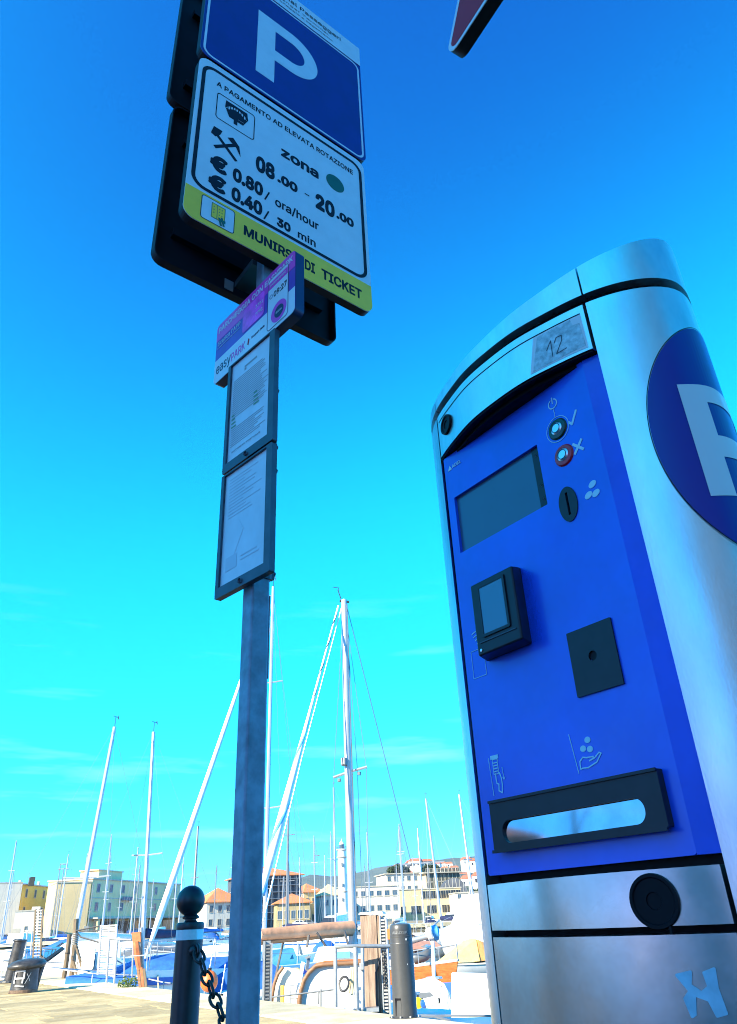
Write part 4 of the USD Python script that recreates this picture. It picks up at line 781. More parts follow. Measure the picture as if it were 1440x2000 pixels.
def xy(u, D):                            # ground position under photo column u on the horizon, D metres ahead
    d = ray(u, 1800 - 0.0489 * (u - 720)); return d[0] / d[1] * D, D

# boats whose masts stand out, from left to right
boat_with_mast('sloop at the left with a tall silver mast leaning to the right', (152, 1800), (224, 1420), 27, 252, L=9.5, mast_r=0.085, boomc='canvas_white', spreaders=(0.36,), sp_half=0.75, sp_ang=110, hullm='car_grey', stripem='gelcoat')
boat_with_mast('sloop beside the orange post with an upright silver mast', (279, 1830), (300, 1430), 28, 244, L=9.0, mast_r=0.082, hullm='gelcoat_cream', boomc='canvas_navy', spreaders=(0.45,), sp_half=0.6, sp_ang=100)
bowA = at(284, 1872, 18.6)
boat_with_mast('big sloop with a white furled foresail slanting across the sky behind the post', (516, 1850), (534, 1146), 25.0, 257, off=-0.11, L=10.6, B=3.4, H=1.05, mast_r=0.075, boomc='canvas_white', spreaders=(0.36, 0.70), sp_half=0.42, sp_ang=95, furl_to=bowA, furl_r=0.078, boom=False)
boat_with_mast('grey masted yawl behind the ball bollard', (376, 1790), (387, 1614), 70, 230, L=9.5, mast_r=0.12, mastm='mast_grey', boomc='canvas_blue', spreaders=(0.55,), wires=True)
boat_with_mast('small sloop with a thin grey mast between post and lighthouse', (560, 1800), (564, 1556), 62, 160, L=9.5, mast_r=0.11, mastm='mast_grey', boomc='canvas_navy', spreaders=(0.4, 0.72), sp_ang=20)
boat_with_mast('sloop with a pale mast just left of the lighthouse', (656, 1800), (652, 1538), 66, 150, L=9.5, mast_r=0.10, boomc='canvas_blue', spreaders=(0.5,))
boat_with_mast('sloop with a mast leaning left, right of the brown timber pile', (866, 1830), (832, 1560), 60, 120, L=9, mast_r=0.10, boomc='canvas_navy', spreaders=(0.5,), stripem='hull_navy')
boat_with_mast('white sloop with a mast just left of the ticket machine', (930, 1800), (897, 1552), 75, 130, L=11, mast_r=0.12, boomc='canvas_white', spreaders=(0.5,))
boat_with_mast('white sloop half hidden by the ticket machine edge', (958, 1780), (922, 1528), 90, 120, L=12, mast_r=0.15, boomc='canvas_white', spreaders=(0.36, 0.7), sp_ang=10)

# the yacht with the brown boom cover, stern to the quay
DB = 17.5
foot = at(692, 1850, DB); head = at(672, 1172, DB)
kB = thing('motor_sailer', 'white yacht with brown boom cover and wooden rub rails moored beside the pile', 'sailing yacht', (foot[0] - 1.2, foot[1] + 0.2, WZ), 158.0)
def kl(u, v, D): return loc_in((foot[0] - 1.2, foot[1] + 0.2), 158.0, at(u, v, D))
part('mast', tube([kl(693, 1905, DB), kl(690, 1840, DB), kl(680, 1500, DB), kl(672, 1172, DB)], 0.095, 10, taper=0.078), 'mast_alloy', kB, smooth=40)
part('mast_track', tube([kl(698, 1840, DB - 0.1), kl(688, 1500, DB - 0.1), kl(678, 1180, DB - 0.1)], 0.014, 4), 'mast_grey', kB)
part('spreader', tube([kl(651, 1519, DB), kl(681, 1508, DB), kl(717, 1498, DB)], 0.03, 6), 'mast_alloy', kB)
for u, v in ((663, 1521), (702, 1508)): part('deck_light', tube([kl(u, v, DB), kl(u, v + 6, DB)], 0.04, 8), 'mast_grey', kB)
part('radar_reflector', rbox(*[q for c, w in zip(kl(672, 1488, DB - 0.12), (0.06, 0.06, 0.09)) for q in (c - w, c + w)], 0.03), 'mast_grey', kB)
part('masthead', [tube([kl(664, 1174, DB), kl(682, 1176, DB)], 0.03, 5), tube([kl(667, 1172, DB), kl(660, 1152, DB)], 0.012, 4), tube([kl(651, 1147, DB), kl(661, 1148, DB), kl(661, 1156, DB)], 0.010, 4)], 'wire_dark', kB)
part('backstay', tube([kl(676, 1178, DB), kl(742, 1440, DB + 1.5), kl(805, 1692, DB + 3)], 0.009, 4, cap=False), 'mast_grey', kB)
for a in (((673, 1180, DB), (716, 1500, DB), (722, 1860, DB)), ((671, 1180, DB), (652, 1519, DB), (648, 1860, DB)), ((676, 1200, DB), (688, 1520, DB), (700, 1880, DB)), ((675, 1190, DB), (698, 1500, DB), (712, 1870, DB))):
    part('shroud', tube([kl(*p) for p in a], 0.0065, 4, cap=False), 'wire', kB)
part('topping_lift', tube([kl(668, 1185, DB), kl(590, 1480, DB - 1), kl(514, 1800, DB - 2)], 0.016, 5, cap=False), 'fender_white', kB)
f0, f1 = kl(503, 1772, DB - 3), kl(661, 1183, DB)
part('furled_foresail', tube([f0 + (f1 - f0) * x for x in np.linspace(0, 1, 12)], np.array([0.03, 0.07, 0.08, 0.075, 0.062, 0.048, 0.036, 0.03, 0.026, 0.024, 0.022, 0.02]), 10), 'canvas_white', kB, smooth=True)
wrapv = []
for x in np.linspace(0.03, 0.55, 100):
    p = f0 + (f1 - f0) * x; r = np.interp(x, np.linspace(0, 1, 12), [0.03, 0.07, 0.08, 0.075, 0.062, 0.048, 0.036, 0.03, 0.026, 0.024, 0.022, 0.02]) * 0.6; th = x * 26
    d = (f1 - f0) / np.linalg.norm(f1 - f0); e1 = np.cross(d, [0, 0, 1.]); e1 /= np.linalg.norm(e1); e2 = np.cross(d, e1); wrapv.append(p + (e1 * math.cos(th) + e2 * math.sin(th)) * r)
part('blue_sail_strip', tube(wrapv, np.linspace(0.052, 0.022, 100), 7), 'canvas_sky', kB, smooth=True)
wr2 = [p + 0 for p in wrapv]; part('sail_lacing', tube([f0 + (f1 - f0) * x + (e1 * math.cos(x * 60) + e2 * math.sin(x * 60)) * 0.024 for x in np.linspace(0.45, 0.97, 90)], 0.011, 4, cap=False), 'wire_dark', kB)
b0, b1 = kl(688, 1812, DB - 0.1), kl(507, 1826, DB - 1.5)
part('boom', tube([b0 - [0, 0, 0.10], b1 - [0, 0, 0.12]], 0.05, 8), 'teak', kB)
part('boom_cover', tube([b0 + [0, 0, 0.0], b0 * 0.7 + b1 * 0.3 + [0, 0, 0.01], b0 * 0.35 + b1 * 0.65, b1], np.array([0.125, 0.125, 0.115, 0.10]), 10), 'canvas_brown', kB, smooth=50)
for (u, v), (u_, v_) in (((555, 1832), (536, 1920)), ((603, 1826), (600, 1850)), ((619, 1822), (648, 1866)), ((672, 1818), (682, 1850))): part('boom_strut', beam(kl(u, v, DB - 1), kl(u_, v_, DB - 1), 0.035, 0.035), 'wire_dark', kB)
# hull: rounded white stern with a brown rail that turns down the stem
def silh(pts, D): return [kl(u, v, D) for u, v in pts]
curve = [(585, 1975), (585, 1955), (588, 1935), (594, 1915), (604, 1899), (616, 1888), (632, 1884), (662, 1882), (720, 1879)]
c_near, c_far = silh(curve, 14.6), silh([(u + 26, v - 6) for u, v in curve], 17.4)
V = np.array(c_near + c_far + silh([(720, 1990), (590, 1990)], 14.6) + silh([(746, 1984), (616, 1984)], 17.4)); n = len(curve)
F = []
for i in range(n - 1): F += [[i, i + 1, n + i + 1], [i, n + i + 1, n + i]]
near_poly = list(range(n)) + [2 * n, 2 * n + 1]
for i in range(1, len(near_poly) - 1): F.append([near_poly[0], near_poly[i + 1], near_poly[i]])
far_poly = list(range(n, 2 * n)) + [2 * n + 2, 2 * n + 3]
for i in range(1, len(far_poly) - 1): F.append([far_poly[0], far_poly[i], far_poly[i + 1]])
part('hull', trimesh.Trimesh(V, F, process=False), 'gelcoat', kB, smooth=30)
part('rub_rail', tube([p + np.array([0, 0, 0.0]) for p in silh(curve, 14.55)], 0.036, 7), 'teak', kB, smooth=True)
part('sheer_rail', tube(silh([(u + 3, v - 5) for u, v in curve[4:]], 14.6), 0.018, 6), 'varnish', kB, smooth=True)
part('second_rail', tube(silh([(531, 1962), (532, 1945), (536, 1922), (543, 1903), (553, 1889)], 14.9), 0.030, 7), 'teak', kB, smooth=True)
part('stern_quarter', trimesh.convex.convex_hull(np.array(silh([(533, 1965), (534, 1945), (538, 1922), (545, 1904), (556, 1889), (584, 1893), (584, 1965)], 15.0) + silh([(548, 1955), (560, 1895), (584, 1895), (584, 1960)], 16.2))), 'gelcoat_cream', kB)
part('deckhouse', trimesh.convex.convex_hull(np.array(silh([(612, 1878), (622, 1850), (686, 1846), (700, 1878)], 15.2) + silh([(622, 1872), (632, 1850), (690, 1846), (700, 1872)], 17.0))), 'gelcoat_cream', kB)
part('deckhouse_window', trimesh.convex.convex_hull(np.array(silh([(655, 1872), (657, 1860), (684, 1858), (684, 1871)], 15.13) + silh([(656, 1872), (657, 1860), (684, 1858), (684, 1871)], 15.3))), 'canvas_sky', kB)
part('gunwale_plank', beam(kl(592, 1880, 14.9), kl(580, 1950, 14.7), 0.06, 0.05), 'gelcoat', kB)
part('rudder_post', beam(kl(604, 1868, 14.9), kl(599, 1895, 14.7), 0.03, 0.05), 'mast_grey', kB)
part('tiller_bracket', beam(kl(597, 1872, 14.8), kl(606, 1868, 14.8), 0.03, 0.03), 'mast_grey', kB)
part('yellow_locker', rbox(*[q for c, w in zip(kl(571, 1908, 15.6), (0.10, 0.14, 0.13)) for q in (c - w, c + w)], 0.04), 'canvas_yellow', kB)
part('locker_latch', beam(kl(574, 1900, 15.4), kl(574, 1909, 15.4), 0.025, 0.02), 'wire_dark', kB)
part('yellow_strut', beam(kl(552, 1925, 14.75), kl(552, 1968, 14.75), 0.05, 0.04), 'yellow_paint', kB)
part('boarding_ladder', [beam(kl(u, 1915, 14.7), kl(u, 1972, 14.7), 0.022, 0.022) for u in (567, 577)] + [beam(kl(566, v, 14.7), kl(578, v, 14.7), 0.018, 0.018) for v in (1925, 1938, 1951, 1964)], 'mast_alloy', kB)
part('hanging_ropes', [tube([kl(690 + dx, 1890, 14.4), kl(689 + dx * 1.4, 1915, 14.35), kl(688 + dx * 2, 1940 + dy, 14.4)], 0.022, 5) for dx, dy in ((-3, 0), (0, 4), (3, -4))], 'canvas_tan', kB)
part('coiled_line', torus(0.10, 0.02, kl(672, 1922, 14.3), (0.2, 0.9, 0.2), 14, 5), 'wire_dark', kB)

# boats along the quay at the left
fb = xy(194, 21.0)
fbo = thing('fishing_boat', 'fishing boat with pale blue bow and bright blue boot stripe behind the slatted gangway', 'fishing boat', (fb[0] - 0.75, fb[1] + 2.6, WZ), 286)
hm, top = hull_mesh(5.4, 1.5, 1.1, sheer=0.55, fine=2.4, draft=0.5); part('hull', hm, 'hull_lightblue', fbo, smooth=40); part('boot_stripe', stripe(top, 0.05, 0.34, 0.03), 'hull_blue', fbo); part('top_strake', stripe(top, 0.78, 0.97, 0.02), 'gelcoat', fbo)
part('gunwale', rail_tube(top, 0.05, 0.01), 'gelcoat', fbo)
part('wheelhouse', [bx(-1.9, -0.8, -0.45, 0.45, 1.1, 1.75)], 'gelcoat', fbo)
part('anchor_bow_eye', torus(0.10, 0.03, (2.5, -0.22, 1.15), (0.6, -1, 0), 12, 6), 'hull_blue', fbo)
motorboat('covered_boat', 'open boat under a bright blue crumpled tarpaulin beside the orange post', (xy(268, 19)[0] + 0.35, 20.5), 200, L=5.6, B=2.2, H=0.75, hullm='gelcoat', cab=None, cover=('canvas_blue', -0.45, 0.40, 0.85), cat='boat')
motorboat('rowing_boat', 'pale dinghy with a grey folded sheet next to the ball bollard', (xy(318, 16.4)[0], 16.9), 25, L=3.6, B=1.5, H=0.62, hullm='gelcoat_green', cab=None, cover=('canvas_white', -0.3, 0.2, 0.28), detail=0, cat='dinghy')
motorboat('motor_cruiser', 'white cabin cruiser with small portholes behind the left timber posts', (xy(108, 23)[0] - 0.3, 25.0), 215, L=6.4, B=2.4, H=0.95, cab=(-0.2, 0.22, 1.0), stripem=None)
motorboat('motor_cruiser', 'grey covered cabin boat lying farther out behind the posts', (xy(120, 30)[0], 33.0), 190, L=7.5, B=2.7, H=1.1, cab=(-0.25, 0.25, 0.9), cover=('car_grey', -0.48, -0.12, 0.7))
motorboat('motor_cruiser', 'white boat with a bright blue cockpit cover at the far left', (xy(58, 36)[0], 36.5), 185, L=7.5, B=2.6, H=1.0, cab=(0.0, 0.28, 0.7), cover=('canvas_blue', -0.45, 0.0, 1.0))
motorboat('motor_cruiser', 'white boat with a yellow painted cabin side seen behind the hanging chain', (xy(430, 26)[0], 27.0), 165, L=7.0, B=2.4, H=0.95, stripem='buoy_yellow', cab=(-0.25, 0.25, 0.7))
motorboat('fishing_boat', 'small red and white boat with an orange buoy by the chain', (xy(418, 18.5)[0], 18.8), 190, L=3.4, B=1.4, H=0.6, hullm='hull_navy', stripem='hull_red', cab=None, cover=('canvas_white', -0.4, 0.1, 0.35), cat='fishing boat')
for (u, D, z, r, lb) in ((414, 17.2, 0.05, 0.17, 'orange ball buoy hung over the small navy boat'), (437, 16.9, -0.45, 0.22, 'orange ball buoy low at the quay wall')):
    x, y = xy(u, D); tb = thing('ball_buoy', lb, 'buoy', (x, y, z)); m = trimesh.creation.icosphere(3, r); m.apply_scale([1, 1, 1.1]); part('ball', m, 'buoy_orange', tb, smooth=True); part('eye', tube([(0, 0, r * 1.05), (0, 0, r * 1.35)], r * 0.22, 8), 'rubber', tb); part('lanyard', tube([(0, 0, r * 1.3), (0.05, 0.1, r * 1.3 + 0.5)], 0.012, 4), 'fender_white', tb)

# boats at the right
wbt = at(888, 1866, 26.0)
wba = math.radians(-50); wbl = (wbt[0] - 3.5 * math.cos(wba), wbt[1] - 3.5 * math.sin(wba))
wbo = thing('wooden_boat', 'varnished wooden boat with a blue bottom and grey rubber dinghy aboard', 'wooden boat', (*wbl, WZ), -50)
def ww(u, v, D): return loc_in(wbl, -50, at(u, v, D))
hm, top = hull_mesh(6.6, 1.9, 0.58, sheer=0.55, fine=2.0, draft=0.5); part('hull', hm, 'varnish', wbo, smooth=40); part('bottom_paint', stripe(top, -0.02, 0.42, 0.025), 'hull_blue', wbo); part('gunwale', rail_tube(top, 0.035, 0.02), 'gelcoat', wbo)
part('bow_rail', [tube(top[5:] * [1, s * 0.96, 1] + [0, 0, 0.42], 0.016, 5) for s in (1, -1)] + [tube([top[i] * [1, s * 0.96, 1], top[i] * [1, s * 0.96, 1] + [0, 0, 0.42]], 0.013, 5) for s in (1, -1) for i in (5, 7, 9, 11, 13)], 'galv_rail', wbo)
part('deckhouse', cabin_mesh(-1.9, 0.9, 0.62, 0.58, 0.5), 'gelcoat', wbo)
for w_ in side_windows(-1.9, 0.9, 0.62, 0.58, 0.5, 3): part('deckhouse_window', w_, 'tinted_glass', wbo)
part('pink_awning', trimesh.convex.convex_hull(np.array([ww(*p) for p in ((770, 1856, 27), (868, 1852, 28.5), (850, 1838, 29), (800, 1838, 29), (772, 1844, 27.5), (775, 1850, 31), (864, 1847, 31))])), 'canvas_pink', wbo)
part('rubber_dinghy', [tube([ww(808, 1874, 27), ww(828, 1868, 27), ww(842, 1858, 27.2), ww(836, 1854, 28), ww(812, 1864, 28)], 0.15, 8)], 'car_grey', wbo, smooth=True)
part('gaff_boom', tube([ww(788, 1843, 27), ww(838, 1828, 27)], 0.085, 8), 'mast_alloy', wbo, smooth=True)
part('boom_roll', tube([ww(834, 1827, 27), ww(836, 1826, 27), ww(845, 1824, 27)], np.array([0.13, 0.2, 0.2]), 10), 'canvas_white', wbo, smooth=40)
part('boom_end_cap', tube([ww(845, 1824, 27), ww(846, 1823, 27), ww(855, 1821, 27), ww(858, 1821, 27)], np.array([0.12, 0.22, 0.21, 0.10]), 12), 'canvas_sky', wbo, smooth=40)
part('gaff_spar', tube([ww(836, 1820, 27), ww(858, 1797, 27.5)], 0.03, 6), 'mast_alloy', wbo)
mt_ = motorboat('tarped_boat', 'boat under a yellow and orange tarpaulin behind the wooden boat', (xy(890, 34)[0], 34.5), 200, L=4.4, B=1.8, H=0.42, cab=None, detail=0, hullm='gelcoat', cat='boat')
part('tarpaulin', trimesh.convex.convex_hull(np.array([(-0.6, -0.7, 0.5), (-0.6, 0.7, 0.5), (0.75, -0.5, 0.5), (0.75, 0.5, 0.5), (-0.75, -0.25, 1.25), (-0.75, 0.25, 1.25), (-0.3, 0, 1.2)])), 'canvas_yellow', mt_)
part('tarpaulin_end', trimesh.convex.convex_hull(np.array([(-1.35, -0.6, 0.5), (-1.35, 0.6, 0.5), (-0.62, -0.62, 0.5), (-0.62, 0.62, 0.5), (-0.8, -0.3, 1.22), (-0.8, 0.3, 1.22), (-1.3, -0.3, 1.0), (-1.3, 0.3, 1.0)])), 'canvas_orange', mt_)
motorboat('motorboat', 'pale green hulled open motorboat on the water by the machine edge', (xy(952, 35)[0] + 1.6, 35.6), 172, L=5.2, B=2.1, H=1.05, hullm='gelcoat_green', cab=(-0.1, 0.25, 0.35), glass=True, stripem='gelcoat')
motorboat('motor_cruiser', 'tall boxy white cabin boat moored behind the tarpaulin boat', (xy(922, 46)[0], 48.0), 100, L=8, B=3.2, H=1.2, cab=(-0.35, 0.2, 1.9), glass=False)
motorboat('motor_cruiser', 'tan canvas covered cabin boat close to the machine edge', (xy(960, 50)[0], 52.0), 100, L=7, B=2.8, H=1.1, cab=None, cover=('canvas_tan', -0.48, 0.3, 1.9))
wc = at(835, 1985, 14.6)
wcb = thing('motor_cruiser', 'white cabin boat with one dark window moored just behind the cap bollard', 'motorboat', (wc[0] - 0.2, wc[1] + 2.2, WZ), 122)
hm, top = hull_mesh(5.4, 2.3, 0.42, stern=0.95, fine=2.6, sheer=0.5); part('hull', hm, 'gelcoat', wcb, smooth=40); part('rub_rail', rail_tube(top, 0.035, -0.02), 'gelcoat_cream', wcb)
def wl(u, v, D): return loc_in((wc[0] - 0.2, wc[1] + 2.2), 122, at(u, v, D))
part('cabin', trimesh.convex.convex_hull(np.array([wl(*p) for p in ((806, 1968, 15.20), (806, 1918, 15.60), (845, 1908, 15.60), (868, 1922, 15.40), (884, 1960, 15.20), (884, 1972, 15.20), (800, 1962, 17.20), (806, 1916, 17.20), (846, 1910, 17.20), (884, 1950, 17.20))])), 'gelcoat', wcb, smooth=30)
part('cabin_window', trimesh.convex.convex_hull(np.array([wl(*p) for p in ((818, 1950, 15.25), (820, 1939, 15.30), (840, 1938, 15.30), (850, 1949, 15.25), (818, 1950, 15.60), (820, 1939, 15.60), (840, 1938, 15.60), (850, 1949, 15.60))])), 'car_grey', wcb)
part('mast_foot', lathe([(0, 0), (0.16, 0), (0.15, 0.03), (0.03, 0.04), (0.03, 0.05)], 16).apply_translation(wl(848, 1912, 16.00)), 'mast_alloy', wcb)
part('short_mast', tube([wl(848, 1912, 16.00), wl(846, 1850, 16.00), wl(845, 1838, 16.00)], 0.035, 8), 'canvas_white', wcb)
part('grab_rail', tube([wl(858, 1965, 15.00), wl(862, 1925, 15.20), wl(866, 1930, 15.20), wl(866, 1965, 15.00)], 0.012, 5), 'galv_rail', wcb)
fn = at(840, 1960, 14.40)
fe = thing('boat_fender', 'white fender with blue ends hanging on the white cabin boat', 'fender', tuple(fn), 15)
part('body', tube([(-0.10, 0, 0), (-0.09, 0, 0.005), (0.12, 0, 0.03), (0.135, 0, 0.03)], np.array([0.06, 0.068, 0.068, 0.05]), 14), 'fender_white', fe, smooth=30)
part('end_cap', tube([(-0.155, 0, -0.005), (-0.14, 0, -0.004), (-0.10, 0, 0)], np.array([0.02, 0.055, 0.066]), 14), 'hull_blue', fe, smooth=30); part('end_cap', tube([(0.135, 0, 0.03), (0.165, 0, 0.032), (0.18, 0, 0.033)], np.array([0.05, 0.035, 0.015]), 12), 'rubber', fe)
yb = at(817, 1958, 14.45); ye = thing('boat_fender', 'yellow fender beside the white and blue one', 'fender', tuple(yb)); part('body', tube([(0, 0, -0.09), (0, 0, -0.07), (0, 0, 0.05), (0, 0, 0.07)], np.array([0.02, 0.06, 0.06, 0.02]), 12), 'buoy_yellow', ye, smooth=30); part('eye', tube([(0, 0, 0.07), (0, 0, 0.10)], 0.015, 6), 'rubber', ye)
wt = at(935, 1990, 13.80)
wbx = thing('covered_boat', 'boat under a taut bright white cover right beside the ticket machine', 'boat', (wt[0], wt[1] + 0.9, WZ), 35)
part('hull', hull_mesh(4.6, 2.0, 0.35, stern=0.95, fine=3, sheer=0.2)[0], 'gelcoat', wbx, smooth=40)
def xl(u, v, D): return loc_in((wt[0], wt[1] + 0.9), 35, at(u, v, D))
part('cover', trimesh.convex.convex_hull(np.array([xl(*p) for p in ((882, 1902, 14.40), (882, 1988, 14.30), (1010, 1985, 14.00), (1010, 1906, 14.10), (884, 1899, 15.80), (1010, 1903, 15.40), (884, 1960, 15.80), (1010, 1960, 15.40))])), 'canvas_white', wbx)
part('mooring_rail', [tube([xl(800, 1986, 13.30), xl(870, 1984, 13.40), xl(1000, 1984, 13.40)], 0.016, 5), tube([xl(820, 1984, 13.30), xl(850, 1985, 13.30), xl(880, 1995, 13.30)], 0.02, 5)], 'wire', wbx)

# ------------------------------------------------------------------ quay furniture: gangways, piles, rails
def gangway(name, label, u0, v0, u1, v1, D, w=0.34, slats=22, m1='galv_rail', m2='slat_grey', lean=0.0, cat='gangway'):
    a, b = at(u0, v0, D), at(u1, v1, D + lean); t = thing(name, label, cat, (a[0], a[1], a[2])); d = b - a; L = np.linalg.norm(d)
    e = np.array([0.95, -0.3, 0]); e /= np.linalg.norm(e)
    for s in (-1, 1): part('side_rail', beam(e * s * w / 2, d + e * s * w / 2, 0.045, 0.06), m1, t)
    part('centre_bar', beam((0, 0.02, 0), d + [0, 0.02, 0], 0.02, 0.03), m1, t)
    for k in range(slats):
        c = d * (k + 0.5) / slats; part('slat', beam(c - e * (w / 2 - 0.03), c + e * (w / 2 - 0.03), 0.03, L / slats * 0.42), m2, t)
    return t, d, e
g1, gd, ge = gangway('gangway', 'slatted grey gangway hauled upright beside the fishing boat', 206, 1918, 213, 1806, 19.5, w=0.42, slats=24)
part('handrail', [tube([ge * -0.25 + gd * 0.98, gd * 0.96 + ge * -0.9 + [0, 0, -0.05], gd * 0.80 + ge * -0.75, gd * 0.68 + ge * -0.2], 0.018, 6), tube([ge * -0.25 + gd * 0.9, gd * 0.90 + ge * -0.8], 0.014, 5)], 'wire_dark', g1)
gangway('gangway', 'tall brown gangway ladder hauled upright behind the mooring bitt', 70, 1906, 77, 1776, 25.0, w=0.26, slats=22, m1='pile_dark', m2='slat_grey')
def stanchion_pair(label, ps, D, top=None, m='galv_rail', r=0.022):
    p0 = at(*ps[0][0], D); t = thing('handrail', label, 'handrail', (p0[0], p0[1], 0))
    for (a, b) in ps: part('post', tube([at(*a, D) - [p0[0], p0[1], 0], at(*b, D) - [p0[0], p0[1], 0]], r, 8), m, t)
    if top: part('top_rail', tube([at(*q, D) - [p0[0], p0[1], 0] for q in top], r * 0.9, 8), m, t)
    return t
stanchion_pair('pair of pale leaning posts beside the slatted gangway', [((208, 1921), (214, 1834)), ((223, 1922), (230, 1834))], 18.5, [(212, 1834), (256, 1836)])
stanchion_pair('pale upright posts left behind the mooring bitt', [((48, 1868), (54, 1818)), ((60, 1866), (63, 1820))], 26, [(50, 1819), (66, 1818)], 'slat_grey')
stanchion_pair('thin grey low rail in front of the white yacht', [((622, 1962), (623, 1938)), ((627, 1967), (627, 1932))], 12.6, [(532, 1948), (590, 1941), (653, 1933)], 'mast_grey', 0.012)
rf = thing('gate_frame', 'galvanised tube gate frame at the quay edge beside the timber pile', 'gate', tuple(at(656, 1968, 11.2)))
def rl(u, v, D): return at(u, v, D) - at(656, 1968, 11.2)
for a, b, r in (((656, 1968), (655, 1849), 0.026), ((698, 1974), (694, 1850), 0.030), ((709, 1972), (708, 1852), 0.024)): part('post', tube([rl(*a, 11.2), rl(*b, 11.2)], r, 10), 'galv_rail', rf, smooth=40)
part('top_rail', tube([rl(654, 1850, 11.2), rl(694, 1848, 11.2), rl(768, 1848, 11.4)], 0.024, 10), 'galv_rail', rf, smooth=40)
part('hinge_plate', [rbox(*[q for c, w in zip(rl(707, 1888, 11.15), (0.03, 0.02, 0.04)) for q in (c - w, c + w)], 0.01)], 'galv_rail', rf)
part('foot_plate', [bx(*[q for c, w in zip(rl(716, 1972, 11.3), (0.16, 0.09, 0.02)) for q in (c - w, c + w)])], 'galv_rail', rf)
part('trailing_rope', tube([rl(672, 1970, 11.0), rl(684, 1975, 10.9), rl(697, 1972, 11.0), rl(704, 1978, 10.8)], 0.012, 5), 'wire', rf)
# timber pile with its steel guide
pp = at(736, 1978, 11.6)
pile = thing('timber_pile', 'thick weathered timber mooring pile with a white cap at the quay edge', 'mooring pile', (pp[0], pp[1], 0), -8)
zt = at(735, 1786, 11.6)[2]
for k, (x0, x1, y) in enumerate(((-0.158, -0.075, 0.0), (-0.071, 0.062, -0.012), (0.066, 0.150, 0.004))): part('plank', bx(x0, x1, y - 0.11, y + 0.11, -1.6, zt - 0.01 * k), 'pile_wood', pile)
part('cap', [bx(-0.172, 0.164, -0.135, 0.128, zt + 0.001, zt + 0.018), bx(-0.16, 0.15, -0.12, 0.12, zt + 0.018, zt + 0.03)], 'canvas_white', pile)
part('dark_rope', tube([(0.14, -0.145, 0.62), (0.10, -0.15, 0.50), (0.035, -0.142, 0.36), (0.028, -0.14, 0.1), (0.035, -0.14, -0.10)], 0.014, 6), 'wire_dark', pile)
gu = thing('pile_guide', 'perforated galvanised steel guide post right of the timber pile', 'guide post', tuple(at(757, 1980, 11.4)), -8)
gz = at(757, 1788, 11.4)[2] - at(757, 1980, 11.4)[2]
part('channel', [bx(-0.050, -0.035, -0.03, 0.05, -1.0, gz), bx(0.028, 0.050, -0.03, 0.05, -1.0, gz * 0.97), bx(-0.035, 0.028, 0.03, 0.05, -1.0, gz * 0.98)], 'galv_rail', gu)
part('rack', [bx(-0.028, 0.020, -0.025, 0.005, z, z + 0.018) for z in np.arange(-0.1, gz - 0.05, 0.038)], 'slat_grey', gu)
part('hanging_chain', [torus(0.020, 0.007, (-0.005, -0.045, z), (1, 0.2 * (k % 2), 0) if k % 2 else (0, 1, 0), 10, 5) for k, z in enumerate(np.arange(0.30, 0.66, 0.030))], 'wire_dark', gu)
part('orange_reflector', bx(0.052, 0.085, -0.03, -0.02, gz - 0.28, gz - 0.16), 'buoy_orange', gu)
gp = thing('guide_post', 'perforated steel post close behind the sign post', 'guide post', tuple(at(522, 1958, 12.9)), 10)
gz = at(524, 1838, 12.9)[2] - at(522, 1958, 12.9)[2]
part('channel', [bx(-0.075, -0.045, -0.03, 0.05, -0.9, gz), bx(0.035, 0.065, -0.03, 0.05, -0.9, gz - 0.03), bx(-0.045, 0.035, 0.03, 0.05, -0.9, gz)], 'galv_rail', gp)
part('rack', [bx(-0.03, 0.025, -0.02, 0.01, z, z + 0.02) for z in np.arange(-0.1, gz - 0.05, 0.045)], 'mast_grey', gp)
# old piles at the left, orange wrapped post, tripod timbers
def post(name, label, pts, D, r, m, cat='post', extra=None):
    P3 = [at(u, v, D) for u, v in pts]; o = np.array([P3[0][0], P3[0][1], 0]); t = thing(name, label, cat, tuple(o)); part('timber', tube([p - o for p in P3], r, 9), m, t, smooth=40); return t, o
t_, o_ = post('mooring_post', 'leaning brown timber post left of the two crossed props', [(124, 1915), (131, 1870), (136, 1825)], 22, 0.06, 'pile_dark'); part('iron_band', torus(0.062, 0.012, at(132, 1862, 22) - o_, (0.1, 0, 1)), 'iron_black', t_)
t_, o_ = post('mooring_post', 'taller brown timber post wound with rope next to the silver mast', [(139, 1915), (146, 1850), (149, 1795)], 22, 0.065, 'pile_dark'); part('rope_winding', [torus(0.068, 0.014, at(146.5 + k * 0.4, 1845 - k * 4, 22) - o_, (0.1, 0.1, 1)) for k in range(6)], 'wire', t_)
t_, o_ = post('timber_prop', 'thin dark prop slanting right below the silver mast', [(168, 1920), (155, 1870), (148, 1845)], 21.5, 0.035, 'pile_dark'); part('bolt', torus(0.04, 0.01, at(150, 1850, 21.5) - o_, (0.3, 0, 1)), 'iron_black', t_)
t_, o_ = post('timber_prop', 'second thin dark prop crossing in front of the cabin cruiser', [(155, 1918), (145, 1885), (141, 1868)], 21.7, 0.035, 'pile_dark'); part('bolt', torus(0.04, 0.01, at(143, 1875, 21.7) - o_, (0.3, 0, 1)), 'iron_black', t_)
op = at(278, 1927, 17.2)
orp = thing('wrapped_post', 'rust orange post with a folded orange tarpaulin beside the white furled sail', 'post', (op[0], op[1], 0))
def ol(u, v, D=17.2): return at(u, v, D) - np.array([op[0], op[1], 0])
part('board', trimesh.convex.convex_hull(np.array([ol(*p) for p in ((257, 1822), (274, 1820), (275, 1840), (259, 1842))] + [ol(*p, 17.3) for p in ((257, 1822), (274, 1820), (275, 1840), (259, 1842))])), 'rust_orange', orp)
